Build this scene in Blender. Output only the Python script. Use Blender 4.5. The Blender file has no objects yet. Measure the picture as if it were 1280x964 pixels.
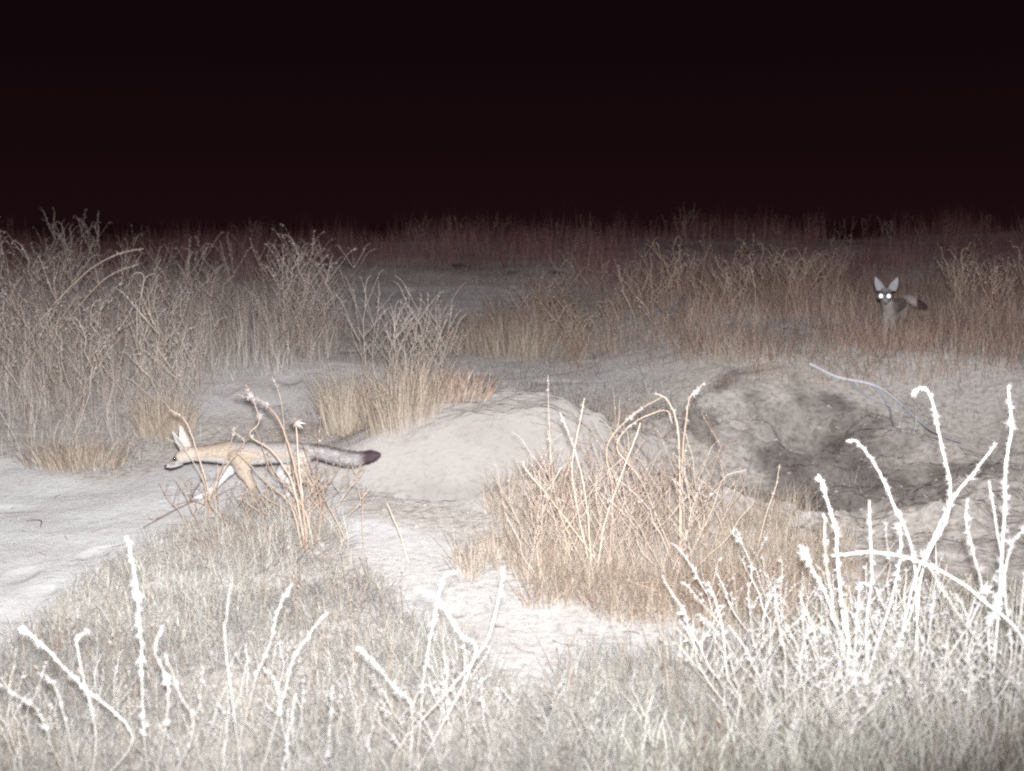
import bpy, math, random
import numpy as np
from mathutils import Vector

random.seed(7)
rng = np.random.default_rng(11)
S = bpy.context.scene
COL = S.collection

# ------------------------------------------------------------------ camera
F = 1500.0            # focal length in pixels of the 1280 px wide picture
CAMH = 1.0
PITCH = math.atan(207 / F)
cam_d = bpy.data.cameras.new('trail_camera')
cam = bpy.data.objects.new('trail_camera', cam_d)
COL.objects.link(cam)
cam.location = (0, 0, CAMH)
cam.rotation_euler = (math.pi / 2 - PITCH, 0, 0)
cam_d.sensor_width = 36
cam_d.lens = 36 * F / 1280
cam_d.clip_start = 0.05
cam_d.clip_end = 3000
cam_d.dof.use_dof = True
cam_d.dof.focus_distance = 4.4
cam_d.dof.aperture_fstop = 3.7
S.camera = cam

# ------------------------------------------------------------------ night sky
world = bpy.data.worlds.new('World')
S.world = world
world.use_nodes = True
nt = world.node_tree
bg = nt.nodes['Background']
tc = nt.nodes.new('ShaderNodeTexCoord')
sx = nt.nodes.new('ShaderNodeSeparateXYZ')
rp = nt.nodes.new('ShaderNodeValToRGB')
nt.links.new(tc.outputs['Generated'], sx.inputs[0])
nt.links.new(sx.outputs['Z'], rp.inputs[0])
nt.links.new(rp.outputs[0], bg.inputs[0])
rp.color_ramp.elements[0].position = 0.0
rp.color_ramp.elements[0].color = (0.0105, 0.0034, 0.0046, 1)
rp.color_ramp.elements[1].position = 0.13
rp.color_ramp.elements[1].color = (0.0055, 0.0021, 0.0029, 1)
bg.inputs[1].default_value = 1.0

# the flash of the trail camera, just above its lens
fl_d = bpy.data.lights.new('camera_flash', 'SPOT')
fl = bpy.data.objects.new('camera_flash', fl_d)
COL.objects.link(fl)
fl.location = (0.012, -0.01, CAMH + 0.065)
fl_d.energy = 3050
fl_d.color = (0.985, 0.99, 1.0)
fl_d.shadow_soft_size = 0.03
fl_d.spot_size = math.radians(82.5)
fl_d.spot_blend = 1.0
_aim = Vector((-1.2, 9.0, 2.25)) - fl.location
fl.rotation_euler = _aim.to_track_quat('-Z', 'Y').to_euler()
fl.scale = (2.3, 1.0, 1.0)       # a wide, flat beam

# added reddish fill lamp that lifts the far grass and the shadows
mn_d = bpy.data.lights.new('red_fill', 'SUN')
mn = bpy.data.objects.new('red_fill', mn_d)
COL.objects.link(mn)
mn_d.energy = 0.22
mn_d.color = (1.0, 0.30, 0.50)
mn_d.angle = math.radians(40)
mn.rotation_euler = (math.radians(50), 0, math.radians(-15))

S.view_settings.view_transform = 'Standard'
S.view_settings.look = 'None'
S.view_settings.exposure = 0.0
S.view_settings.gamma = 1.0
S.render.engine = 'CYCLES'
S.cycles.pixel_filter_type = 'BLACKMAN_HARRIS'
S.cycles.filter_width = 2.2
S.cycles.max_bounces = 5
S.cycles.diffuse_bounces = 3
S.cycles.glossy_bounces = 2
S.cycles.transmission_bounces = 2
S.cycles.sample_clamp_indirect = 4.0
try:
    S.cycles.use_denoising = False
except Exception:
    pass

# ------------------------------------------------------------------ picture <-> place
cp, sp = math.cos(PITCH), math.sin(PITCH)

def at(px, py, Y):
    """point seen at pixel (px, py) at distance Y in front of the camera"""
    u = (px - 640) / F
    v = -(py - 482) / F
    t = Y / (cp + v * sp)
    return Vector((u * t, Y, CAMH + (v * cp - sp) * t))

def project(x, y, z):
    dx, dy, dz = x, y, z - CAMH
    d = dy * cp - dz * sp
    up = dy * sp + dz * cp
    d = np.maximum(d, 0.02)
    return 640 + F * dx / d, 482 - F * up / d

# ------------------------------------------------------------------ noise
def _hash(ix, iy, seed):
    h = (ix.astype(np.int64) * 374761393 + iy.astype(np.int64) * 668265263 + seed * 982451653) & 0xffffffff
    h = ((h ^ (h >> 13)) * 1274126177) & 0xffffffff
    h = h ^ (h >> 16)
    return (h & 0xffffff) / float(0xffffff)

def vnoise(x, y, seed=0):
    x = np.asarray(x, float); y = np.asarray(y, float)
    ix = np.floor(x); iy = np.floor(y)
    fx = x - ix; fy = y - iy
    fx = fx * fx * (3 - 2 * fx); fy = fy * fy * (3 - 2 * fy)
    a = _hash(ix, iy, seed); b = _hash(ix + 1, iy, seed)
    c = _hash(ix, iy + 1, seed); d = _hash(ix + 1, iy + 1, seed)
    return (a + (b - a) * fx) * (1 - fy) + (c + (d - c) * fx) * fy - 0.5

def fbm(x, y, sc, octv=4, seed=0):
    r = 0.0; amp = 1.0; f = 1.0 / sc
    for k in range(octv):
        r = r + amp * vnoise(np.asarray(x) * f + 17.3 * k, np.asarray(y) * f - 9.1 * k, seed + k)
        amp *= 0.5; f *= 2.03
    return r

def sstep(a, b, x):
    t = np.clip((x - a) / (b - a), 0, 1)
    return t * t * (3 - 2 * t)

# ------------------------------------------------------------------ terrain
def mound_r(x, y):
    wob = 0.10 * fbm(x, y, 0.35, 2, 40)
    dy = y - 4.85
    ry = np.where(dy < 0, 0.62, 0.85)
    return np.sqrt(((x + 0.07) / 0.76) ** 2 + (dy / ry) ** 2) + wob

def lump_r(x, y):
    return np.sqrt(((x - 0.07) / 0.27) ** 2 + ((y - 4.12) / 0.22) ** 2) + 0.12 * fbm(x, y, 0.2, 2, 44)

def pit_r(x, y):
    return np.sqrt(((x - 1.15) / 0.85) ** 2 + ((y - 4.55) / 0.75) ** 2) + 0.18 * fbm(x, y, 0.45, 2, 47)

def height(x, y):
    x = np.asarray(x, float); y = np.asarray(y, float)
    z = 0.05 * fbm(x, y, 1.6, 3, 1) + 0.010 * fbm(x, y, 0.26, 2, 5)
    near = 1.0 - sstep(9, 16, y)
    z = z + near * (0.0025 * fbm(x, y, 0.07, 2, 9) - 0.010 * sstep(0.22, 0.42, vnoise(x * 7 + 3, y * 5, 8)))
    # the ground climbs away from the camera to a low crest, then falls off
    yy = np.clip(y, 4.4, 15.0)
    z = z + 0.062 * (yy - 4.4) - 0.09 * np.clip(y - 16, 0, 30)
    z = z + 0.06 * sstep(5.2, 6.6, y) * sstep(-0.2, -1.4, x)
    z = z + sstep(9.5, 13, y) * 0.22 * fbm(x, y, 5.0, 3, 71)
    z = z + 0.22 * sstep(4.95, 5.9, y + 0.35 * fbm(x, y, 0.9, 2, 21)) * sstep(0.4, 1.3, x) * (1 - sstep(7.5, 11, y))
    z = z - 0.06 * sstep(9.5, 12, y) + 0.20 * sstep(9.5, 13, y) * sstep(-6, 4.5, x)
    # dirt mound with a steeper front
    r = mound_r(x, y)
    m = 1 - sstep(0.30, 1.0, r)
    z = z + 0.195 * m ** 0.75
    z = z + (0.026 * fbm(x, y, 0.16, 3, 31) + 0.008 * np.abs(fbm(x, y, 0.045, 2, 32))) * m
    r2 = lump_r(x, y)
    z = z + 0.085 * (1 - sstep(0.1, 1.0, r2))
    # the dug-out hollow under the mound's front
    r3 = np.sqrt(((x + 0.22) / 0.20) ** 2 + ((y - 4.22) / 0.09) ** 2)
    z = z - 0.16 * (1 - sstep(0.3, 1.0, r3 + 0.2 * fbm(x, y, 0.1, 2, 60)))
    # pit on the right
    r4 = pit_r(x, y)
    z = z - 0.13 * (1 - sstep(0.25, 1.0, r4))
    rough = (1 - sstep(0.9, 1.35, r4)) 
    z = z + rough * (0.14 * fbm(x, y, 0.34, 4, 52) + 0.05 * np.abs(fbm(x, y, 0.12, 3, 57)))
    # burrow mouth in the pit's back face
    r5 = np.sqrt(((x - 1.32) / 0.20) ** 2 + ((y - 5.25) / 0.22) ** 2)
    z = z - 0.13 * (1 - sstep(0.15, 1.0, r5 + 0.3 * fbm(x, y, 0.15, 2, 59)))
    return z

def hz(x, y):
    return float(height(np.array([x]), np.array([y]))[0])

def ground_at(px, py, y0=1.2):
    """where the ray through a pixel meets the ground"""
    Y = y0; step = 0.02
    while Y < 60:
        p = at(px, py, Y)
        if p.z <= hz(p.x, p.y):
            return Vector((p.x, p.y, hz(p.x, p.y)))
        Y += step; step *= 1.004
    p = at(px, py, 60); return p

def inside(px, py, poly):
    px = np.asarray(px); py = np.asarray(py)
    r = np.zeros(px.shape, bool)
    n = len(poly)
    for i in range(n):
        x1, y1 = poly[i]; x2, y2 = poly[(i + 1) % n]
        if y1 == y2: continue
        c = ((y1 > py) != (y2 > py)) & (px < (x2 - x1) * (py - y1) / (y2 - y1) + x1)
        r ^= c
    return r

P_SAND = [(-900, 600), (-300, 585), (0, 572), (60, 590), (120, 603), (190, 592), (240, 572), (330, 585), (430, 590), (430, 640),
          (500, 655), (570, 668), (610, 695), (640, 735), (720, 768), (860, 788), (1000, 778), (900, 815), (760, 838),
          (640, 865), (560, 812), (490, 755), (455, 705), (420, 655), (330, 632), (220, 655), (130, 705), (40, 775),
          (-60, 890), (-200, 1200), (-900, 1300)]
P_LEFT = [(-900, 590), (-300, 580), (0, 566), (60, 588), (120, 600), (190, 588), (232, 560), (238, 505), (300, 478), (390, 462),
          (430, 430), (412, 398), (395, 385), (200, 372), (-900, 372)]
P_PATCH = [(-260, 1200), (-70, 890), (40, 775), (130, 708), (220, 658), (330, 630), (420, 655), (455, 705), (490, 755),
           (560, 812), (640, 862), (760, 835), (880, 812), (1000, 782), (1150, 740), (1500, 730), (2200, 900), (2200, 3000), (-900, 3000)]
P_CTUS = [(398, 540), (400, 480), (470, 450), (560, 445), (610, 480), (600, 508), (540, 522), (480, 556), (430, 560)]
P_MIDR = [(560, 420), (700, 380), (1000, 352), (1500, 352), (1600, 440), (1240, 452), (1110, 474), (950, 482), (760, 478), (640, 455)]
P_RTUS = [(600, 690), (625, 640), (680, 600), (760, 585), (860, 610), (960, 635), (1040, 680), (1060, 785), (860, 782), (720, 765), (645, 735)]

P_FAR = [(380, 396), (388, 362), (520, 358), (640, 358), (720, 366), (620, 384), (540, 398), (450, 400)]

def soft_mask(x, y, z, poly, jit=14, n=7):
    r = np.random.default_rng(5)
    acc = np.zeros(x.shape)
    for k in range(n):
        jx = x + 0.045 * vnoise(x * 9 + 3 * k, y * 9, 70 + k) + 0.02 * r.normal()
        jy = y + 0.09 * vnoise(x * 8, y * 8 + 5 * k, 80 + k) + 0.03 * r.normal()
        px, py = project(jx, jy, z)
        acc += inside(px, py, poly)
    acc /= n
    return acc

# ------------------------------------------------------------------ mesh helper
class MB:
    def __init__(self):
        self.v = []; self.t = []; self.q = []; self.c = []; self.n = 0
    def add(self, v, tris=None, quads=None, c=0.5):
        v = np.asarray(v, np.float32).reshape(-1, 3)
        if tris is not None and len(tris): self.t.append(np.asarray(tris, np.int64).reshape(-1, 3) + self.n)
        if quads is not None and len(quads): self.q.append(np.asarray(quads, np.int64).reshape(-1, 4) + self.n)
        c = np.asarray(c, np.float32)
        if c.ndim == 0: c = np.full(len(v), float(c), np.float32)
        self.v.append(v); self.c.append(c)
        self.n += len(v)
    def mesh(self, name, smooth=False):
        me = bpy.data.meshes.new(name)
        v = np.concatenate(self.v)
        t = np.concatenate(self.t) if self.t else np.zeros((0, 3), np.int64)
        q = np.concatenate(self.q) if self.q else np.zeros((0, 4), np.int64)
        me.vertices.add(len(v)); me.vertices.foreach_set('co', v.ravel())
        nl = 3 * len(t) + 4 * len(q)
        me.loops.add(nl)
        me.loops.foreach_set('vertex_index', np.concatenate([t.ravel(), q.ravel()]).astype(np.int32))
        me.polygons.add(len(t) + len(q))
        ls = np.concatenate([np.arange(len(t)) * 3, 3 * len(t) + np.arange(len(q)) * 4]).astype(np.int32)
        me.polygons.foreach_set('loop_start', ls)
        if smooth: me.polygons.foreach_set('use_smooth', np.ones(len(t) + len(q), bool))
        if self.c[0].ndim == 1:
            a = me.attributes.new('tint', 'FLOAT', 'POINT')
            a.data.foreach_set('value', np.concatenate(self.c))
        else:
            a = me.attributes.new('coat', 'FLOAT_VECTOR', 'POINT')
            a.data.foreach_set('vector', np.concatenate(self.c).ravel())
        me.update(calc_edges=True); me.validate()
        return me
    def build(self, name, mat, parent=None, smooth=False):
        o = bpy.data.objects.new(name, self.mesh(name, smooth))
        o.data.materials.append(mat)
        COL.objects.link(o)
        if parent is not None: o.parent = parent
        return o

def tag(o, label=None, cat=None, group=None, kind=None):
    if label: o['label'] = label
    if cat: o['category'] = cat
    if group: o['group'] = group
    if kind: o['kind'] = kind
    return o

def empty(name, loc=(0, 0, 0), rz=0.0):
    o = bpy.data.objects.new(name, None)
    o.empty_display_size = 0.1
    COL.objects.link(o); o.location = loc; o.rotation_euler = (0, 0, rz)
    return o

def copy_tree(o, parent=None):
    kids = list(o.children)
    c = o.copy(); COL.objects.link(c)
    if parent is not None: c.parent = parent
    for k in kids: copy_tree(k, c)
    return c

def tubes(P, R, sides=4):
    """P (N,K,3) polylines, R (N,K) radii -> verts, quads"""
    P = np.asarray(P, float); R = np.asarray(R, float)
    N, K, _ = P.shape
    T = np.gradient(P, axis=1)
    T /= np.linalg.norm(T, axis=2, keepdims=True) + 1e-9
    ref = np.where(np.abs(T[:, :1, 0:1]) > 0.8, np.array([0., 1, 0]), np.array([1., 0, 0]))
    A = np.cross(T, np.broadcast_to(ref, T.shape)); A /= np.linalg.norm(A, axis=2, keepdims=True) + 1e-9
    B = np.cross(T, A)
    ang = np.arange(sides) * 2 * math.pi / sides
    V = P[:, :, None, :] + R[:, :, None, None] * (A[:, :, None, :] * np.cos(ang)[None, None, :, None] + B[:, :, None, :] * np.sin(ang)[None, None, :, None])
    n = np.arange(N)[:, None, None] * K * sides; k = np.arange(K - 1)[None, :, None] * sides
    s = np.arange(sides)[None, None, :]; s2 = (s + 1) % sides
    Q = np.stack([n + k + s, n + k + s2, n + k + sides + s2, n + k + sides + s], -1).reshape(-1, 4)
    return V.reshape(-1, 3), Q

def blades(root, h, w, az, lean, bend, segs=3):
    """curved flat grass blades. root (N,3)"""
    N = len(h)
    t = np.linspace(0, 1, segs + 1)[None, :]
    ang = lean[:, None] + bend[:, None] * t          # angle from vertical along the blade
    seg = (h / segs)[:, None]
    dx = np.cumsum(np.concatenate([np.zeros((N, 1)), np.sin(ang[:, :-1]) * seg], 1), 1)
    dz = np.cumsum(np.concatenate([np.zeros((N, 1)), np.cos(ang[:, :-1]) * seg], 1), 1)
    ca, sa = np.cos(az)[:, None], np.sin(az)[:, None]
    C = np.stack([root[:, None, 0] + dx * ca, root[:, None, 1] + dx * sa, root[:, None, 2] + dz], -1)
    # the side direction is turned at random about the blade
    tw = az + math.pi / 2 + rng.normal(0, 0.9, N)
    side = np.stack([np.cos(tw), np.sin(tw), np.zeros(N)], -1)[:, None, :]
    wid = (w[:, None] * np.array([1.0, 0.9, 0.6, 0.0] if segs == 3 else ([1, .7, 0] if segs == 2 else [1, 0]))[None, :])[:, :, None]
    L = C[:, :-1] - side * wid[:, :-1] / 2
    Rr = C[:, :-1] + side * wid[:, :-1] / 2
    V = np.concatenate([np.stack([L, Rr], 2).reshape(N, -1, 3), C[:, -1:]], 1)   # 2*segs+1 verts
    m = 2 * segs + 1
    b = np.arange(N)[:, None] * m
    Q = []
    for i in range(segs - 1):
        Q.append(np.stack([b[:, 0] + 2 * i, b[:, 0] + 2 * i + 1, b[:, 0] + 2 * i + 3, b[:, 0] + 2 * i + 2], -1))
    Q = np.concatenate(Q) if Q else None
    T = np.stack([b[:, 0] + 2 * segs - 2, b[:, 0] + 2 * segs - 1, b[:, 0] + 2 * segs], -1)
    return V.reshape(-1, 3), T, Q, m

def tufts(P, A, size, m=5, spread=0.6, fat=0.28):
    """bristly calyx tufts: m pointed leaflets round axis A at points P"""
    P = np.asarray(P, float); A = np.asarray(A, float); size = np.asarray(size, float)
    N = len(P)
    A = A / (np.linalg.norm(A, axis=1, keepdims=True) + 1e-9)
    ref = np.where(np.abs(A[:, 2:3]) > 0.8, np.array([[1., 0, 0]]), np.array([[0., 0, 1]]))
    X = np.cross(A, ref); X /= np.linalg.norm(X, axis=1, keepdims=True) + 1e-9
    Y = np.cross(A, X)
    ph = (np.arange(m) * 2 * math.pi / m)[None, :] + rng.uniform(0, 6.28, (N, 1))
    sprd = spread * rng.uniform(0.5, 1.3, (N, m))
    rad = X[:, None] * np.cos(ph)[..., None] + Y[:, None] * np.sin(ph)[..., None]
    D = A[:, None] * np.cos(sprd)[..., None] + rad * np.sin(sprd)[..., None]
    W = np.cross(D, rad + 1e-4); W /= np.linalg.norm(W, axis=2, keepdims=True) + 1e-9
    L = (size[:, None] * rng.uniform(0.7, 1.2, (N, m)))[..., None]
    p0 = P[:, None] + 0 * D
    mid = p0 + D * L * 0.45
    V = np.stack([p0, mid - W * L * fat * 0.5, p0 + D * L, mid + W * L * fat * 0.5], 2)
    Q = np.arange(N * m * 4).reshape(-1, 4)
    return V.reshape(-1, 3), Q

def catmull(pts, n):
    pts = [np.array(p, float) for p in pts]
    P = [2 * pts[0] - pts[1]] + pts + [2 * pts[-1] - pts[-2]]
    out = []
    L = len(pts) - 1
    for s in np.linspace(0, L, n):
        i = min(int(s), L - 1); t = s - i
        a, b, c, d = P[i], P[i + 1], P[i + 2], P[i + 3]
        out.append(0.5 * ((2 * b) + (c - a) * t + (2 * a - 5 * b + 4 * c - d) * t * t + (3 * b - a - 3 * c + d) * t ** 3))
    return np.array(out)

# ------------------------------------------------------------------ materials
def new_mat(name):
    m = bpy.data.materials.new(name); m.use_nodes = True
    n = m.node_tree
    for x in list(n.nodes): n.nodes.remove(x)
    out = n.nodes.new('ShaderNodeOutputMaterial')
    return m, n, out

def ramp(n, cols):
    r = n.nodes.new('ShaderNodeValToRGB')
    e = r.color_ramp.elements
    while len(e) > 1: e.remove(e[-1])
    e[0].position = cols[0][0]; e[0].color = (*cols[0][1], 1)
    for p, c in cols[1:]:
        k = e.new(p); k.color = (*c, 1)
    return r

def plant_mat(name, cols, transl=0.35, rough=0.8, nscale=60):
    m, n, out = new_mat(name)
    at_ = n.nodes.new('ShaderNodeAttribute'); at_.attribute_name = 'tint'
    oi = n.nodes.new('ShaderNodeObjectInfo')
    g = n.nodes.new('ShaderNodeNewGeometry')
    nz = n.nodes.new('ShaderNodeTexNoise'); nz.inputs['Scale'].default_value = nscale; nz.inputs['Detail'].default_value = 2
    n.links.new(g.outputs['Position'], nz.inputs['Vector'])
    a1 = n.nodes.new('ShaderNodeMath'); a1.operation = 'MULTIPLY_ADD'; a1.inputs[1].default_value = 0.35; a1.inputs[2].default_value = -0.175
    n.links.new(nz.outputs['Fac'], a1.inputs[0])
    a2 = n.nodes.new('ShaderNodeMath'); a2.operation = 'ADD'
    n.links.new(at_.outputs['Fac'], a2.inputs[0]); n.links.new(a1.outputs[0], a2.inputs[1])
    a3 = n.nodes.new('ShaderNodeMath'); a3.operation = 'MULTIPLY_ADD'; a3.inputs[1].default_value = 0.2
    n.links.new(oi.outputs['Random'], a3.inputs[0]); n.links.new(a2.outputs[0], a3.inputs[2])
    a4 = n.nodes.new('ShaderNodeMath'); a4.operation = 'SUBTRACT'; a4.inputs[1].default_value = 0.1; a4.use_clamp = True
    n.links.new(a3.outputs[0], a4.inputs[0])
    r = ramp(n, cols)
    n.links.new(a4.outputs[0], r.inputs[0])
    d = n.nodes.new('ShaderNodeBsdfDiffuse'); n.links.new(r.outputs[0], d.inputs[0])
    if transl:
        tr = n.nodes.new('ShaderNodeBsdfTranslucent'); n.links.new(r.outputs[0], tr.inputs[0])
        mx = n.nodes.new('ShaderNodeMixShader'); mx.inputs[0].default_value = transl
        n.links.new(d.outputs[0], mx.inputs[1]); n.links.new(tr.outputs[0], mx.inputs[2])
        n.links.new(mx.outputs[0], out.inputs[0])
    else:
        n.links.new(d.outputs[0], out.inputs[0])
    return m

M = {}
M['straw'] = plant_mat('dry_straw', [(0.0, (0.12, 0.085, 0.072)), (0.3, (0.25, 0.185, 0.145)), (0.6, (0.37, 0.30, 0.235)), (1.0, (0.52, 0.46, 0.385))], 0.25)
M['matted'] = plant_mat('matted_grass', [(0.0, (0.09, 0.075, 0.078)), (0.35, (0.225, 0.21, 0.195)), (0.7, (0.35, 0.34, 0.315)), (1.0, (0.52, 0.515, 0.47))], 0.2)
M['redcast_straw'] = plant_mat('redcast_dry_grass', [(0.0, (0.10, 0.045, 0.05)), (0.4, (0.20, 0.105, 0.11)), (1.0, (0.34, 0.22, 0.20))], 0.25)  # far straw reddened in colour to carry the red cast of the night
M['brownstraw'] = plant_mat('brown_dry_grass', [(0.0, (0.12, 0.08, 0.072)), (0.4, (0.31, 0.215, 0.17)), (1.0, (0.52, 0.44, 0.36))], 0.25)
M['bankstraw'] = plant_mat('bank_dry_grass', [(0.0, (0.13, 0.10, 0.09)), (0.3, (0.27, 0.215, 0.18)), (0.6, (0.40, 0.345, 0.30)), (1.0, (0.56, 0.52, 0.48))], 0.25)
M['paleleaf'] = plant_mat('pale_leaf_grass', [(0.0, (0.24, 0.215, 0.18)), (0.4, (0.45, 0.43, 0.37)), (1.0, (0.68, 0.68, 0.62))], 0.25)
M['bankstem'] = plant_mat('bank_weed_stem', [(0.0, (0.17, 0.13, 0.115)), (0.5, (0.40, 0.33, 0.28)), (1.0, (0.58, 0.52, 0.46))], 0.0)
M['nearstem'] = plant_mat('pale_weed_stem', [(0.0, (0.27, 0.235, 0.20)), (0.5, (0.45, 0.42, 0.38)), (1.0, (0.62, 0.60, 0.57))], 0.0)
M['stem'] = plant_mat('weed_stem', [(0.0, (0.13, 0.085, 0.072)), (0.5, (0.32, 0.235, 0.18)), (1.0, (0.50, 0.42, 0.34))], 0.0)
M['head'] = plant_mat('weed_head', [(0.0, (0.08, 0.058, 0.06)), (0.45, (0.28, 0.245, 0.23)), (1.0, (0.54, 0.51, 0.49))], 0.2)
M['wool'] = plant_mat('woolly_bract', [(0.0, (0.20, 0.18, 0.18)), (0.4, (0.48, 0.46, 0.46)), (1.0, (0.75, 0.75, 0.75))], 0.3)
M['twig'] = plant_mat('twig_bark', [(0.0, (0.09, 0.06, 0.055)), (0.5, (0.19, 0.14, 0.12)), (1.0, (0.34, 0.28, 0.25))], 0.0)
M['greytwig'] = plant_mat('grey_weathered_wood', [(0.0, (0.20, 0.20, 0.215)), (0.5, (0.33, 0.335, 0.36)), (1.0, (0.46, 0.47, 0.50))], 0.0)

def soil_mat():
    m, n, out = new_mat('soil')
    g = n.nodes.new('ShaderNodeNewGeometry')
    at_ = n.nodes.new('ShaderNodeAttribute'); at_.attribute_name = 'tint'
    def noise(sc, det, rgh=0.55):
        z = n.nodes.new('ShaderNodeTexNoise'); z.inputs['Scale'].default_value = sc; z.inputs['Detail'].default_value = det
        z.inputs['Roughness'].default_value = rgh
        n.links.new(g.outputs['Position'], z.inputs['Vector']); return z
    n1 = noise(3.0, 6); n2 = noise(38, 5, 0.65); n3 = noise(260, 3)
    def mix(a, b, f, t='MIX', fac=None):
        x = n.nodes.new('ShaderNodeMix'); x.data_type = 'RGBA'; x.blend_type = t
        for sock, val in ((6, a), (7, b)):
            if isinstance(val, tuple): x.inputs[sock].default_value = (*val, 1)
            else: n.links.new(val, x.inputs[sock])
        if isinstance(f, (int, float)): x.inputs[0].default_value = f
        else: n.links.new(f, x.inputs[0])
        return x.outputs[2]
    sand = ramp(n, [(0.25, (0.26, 0.25, 0.24)), (0.5, (0.31, 0.305, 0.30)), (0.8, (0.345, 0.342, 0.34))])
    n.links.new(n1.outputs['Fac'], sand.inputs[0])
    dirt = ramp(n, [(0.28, (0.165, 0.145, 0.13)), (0.5, (0.26, 0.24, 0.22)), (0.75, (0.34, 0.32, 0.30))])
    n.links.new(n2.outputs['Fac'], dirt.inputs[0])
    c = mix(dirt.outputs[0], sand.outputs[0], at_.outputs['Fac'])
    grain = ramp(n, [(0.30, (0.62, 0.60, 0.60)), (0.48, (1, 1, 1)), (0.75, (1.12, 1.12, 1.12))])
    n.links.new(n2.outputs['Fac'], grain.inputs[0])
    c = mix(c, grain.outputs[0], 0.40, 'MULTIPLY')
    gr2 = ramp(n, [(0.33, (0.6, 0.58, 0.57)), (0.45, (1, 1, 1))])
    n.links.new(n3.outputs['Fac'], gr2.inputs[0])
    c = mix(c, gr2.outputs[0], 0.35, 'MULTIPLY')
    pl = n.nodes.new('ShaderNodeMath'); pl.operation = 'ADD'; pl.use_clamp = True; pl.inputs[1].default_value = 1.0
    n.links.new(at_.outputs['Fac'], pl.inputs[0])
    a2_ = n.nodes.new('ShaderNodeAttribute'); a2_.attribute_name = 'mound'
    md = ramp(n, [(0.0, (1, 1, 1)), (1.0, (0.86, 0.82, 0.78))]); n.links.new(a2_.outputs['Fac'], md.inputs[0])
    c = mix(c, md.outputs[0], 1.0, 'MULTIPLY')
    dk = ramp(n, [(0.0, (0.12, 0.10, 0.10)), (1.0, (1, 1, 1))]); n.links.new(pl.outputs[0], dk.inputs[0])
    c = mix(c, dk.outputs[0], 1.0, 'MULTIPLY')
    d = n.nodes.new('ShaderNodeBsdfDiffuse'); d.inputs['Roughness'].default_value = 1.0; n.links.new(c, d.inputs[0])
    ad = n.nodes.new('ShaderNodeMath'); ad.operation = 'MULTIPLY_ADD'; ad.inputs[1].default_value = 3.0
    n.links.new(n2.outputs['Fac'], ad.inputs[0]); n.links.new(n3.outputs['Fac'], ad.inputs[2])
    b = n.nodes.new('ShaderNodeBump'); b.inputs['Strength'].default_value = 0.5; b.inputs['Distance'].default_value = 0.006
    n.links.new(ad.outputs[0], b.inputs['Height']); n.links.new(b.outputs[0], d.inputs['Normal'])
    n.links.new(d.outputs[0], out.inputs[0])
    return m
M['soil'] = soil_mat()

# ------------------------------------------------------------------ ground sheet
def axis_y():
    a = list(-np.geomspace(30, 0.1, 24)) ; y = 0.0
    a += list(np.arange(0, 1.5, 0.05)); y = 1.5
    while y < 11: a.append(y); y += max(0.010, 0.0034 * y)
    while y < 900: a.append(y); y *= 1.022
    return np.array(a)
def axis_x():
    c = np.arange(-2.6, 2.6, 0.0125)
    o = []; x = 2.6; s = 0.0135
    while x < 700: o.append(x); s = min(s * 1.035, x * 0.12); x += s
    o = np.array(o)
    return np.concatenate([-o[::-1], c[1:], o])
gx, gy = axis_x(), axis_y()
GX, GY = np.meshgrid(gx, gy)
GZ = height(GX, GY)
nx, ny = len(gx), len(gy)
sandm = soft_mask(GX.ravel(), GY.ravel(), GZ.ravel(), P_SAND)
mr = mound_r(GX, GY).ravel(); lr = lump_r(GX, GY).ravel(); pr = pit_r(GX, GY).ravel()
XR, YR = GX.ravel(), GY.ravel()
moundm = np.maximum(1 - sstep(0.85, 1.1, mr), (1 - sstep(0.8, 1.1, lr)))
bare = 0.75 * (1 - sstep(0.0, 0.5, np.hypot((XR + 1.35) / 0.9, (YR - 6.2) / 0.8) - 0.6)) + 0.75 * (1 - sstep(0.0, 0.6, np.hypot((XR - 0.1) / 1.0, (YR - 6.5) / 0.8) - 0.5)) \
    + 0.8 * soft_mask(XR, YR, GZ.ravel(), P_FAR) \
    + 0.4 * sstep(1.6, 2.0, XR) * (1 - sstep(0.4, 1.2, np.hypot(0.5 * (XR - 2.6), YR - 6.3)))
tint = np.clip(np.maximum(np.maximum(sandm * 1.0, moundm * 0.97), bare) + 0.10 * fbm(XR, YR, 0.5, 3, 77), 0, 1)
tint = tint * (1 - sstep(11, 14, YR)) - 0.35 * sstep(11, 14, YR) - 0.28 * sstep(14.5, 18, YR)  # far soil darkened in colour, standing in for grass shade and night dimness
tint = tint * (1 - 0.48 * (1 - sstep(3.2, 4.1, YR)) * sstep(-1.2, -0.3, XR))  # near sand lowered in colour to offset the strong flash there
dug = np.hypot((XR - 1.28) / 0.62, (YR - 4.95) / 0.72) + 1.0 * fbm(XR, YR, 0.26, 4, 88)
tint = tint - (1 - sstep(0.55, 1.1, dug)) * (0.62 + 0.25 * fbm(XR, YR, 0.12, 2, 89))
V = np.stack([XR, YR, GZ.ravel()], -1)
i0 = (np.arange(ny - 1)[:, None] * nx + np.arange(nx - 1)[None, :]).ravel()
Q = np.stack([i0, i0 + 1, i0 + nx + 1, i0 + nx], -1)
fx, fy = V[Q][:, :, 0].mean(1), V[Q][:, :, 1].mean(1)
fm, flm, fp = mound_r(fx, fy), lump_r(fx, fy), pit_r(fx, fy)
region = np.zeros(len(Q), int)
region[sandm[Q[:, 0]] > 0.5] = 1
region[(fp < 1.05)] = 3
region[(fm < 0.97) | (flm < 0.95)] = 2
e = 1e-3
NX = -(height(GX + e, GY) - height(GX - e, GY)).ravel() / (2 * e)
NY = -(height(GX, GY + e) - height(GX, GY - e)).ravel() / (2 * e)
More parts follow.
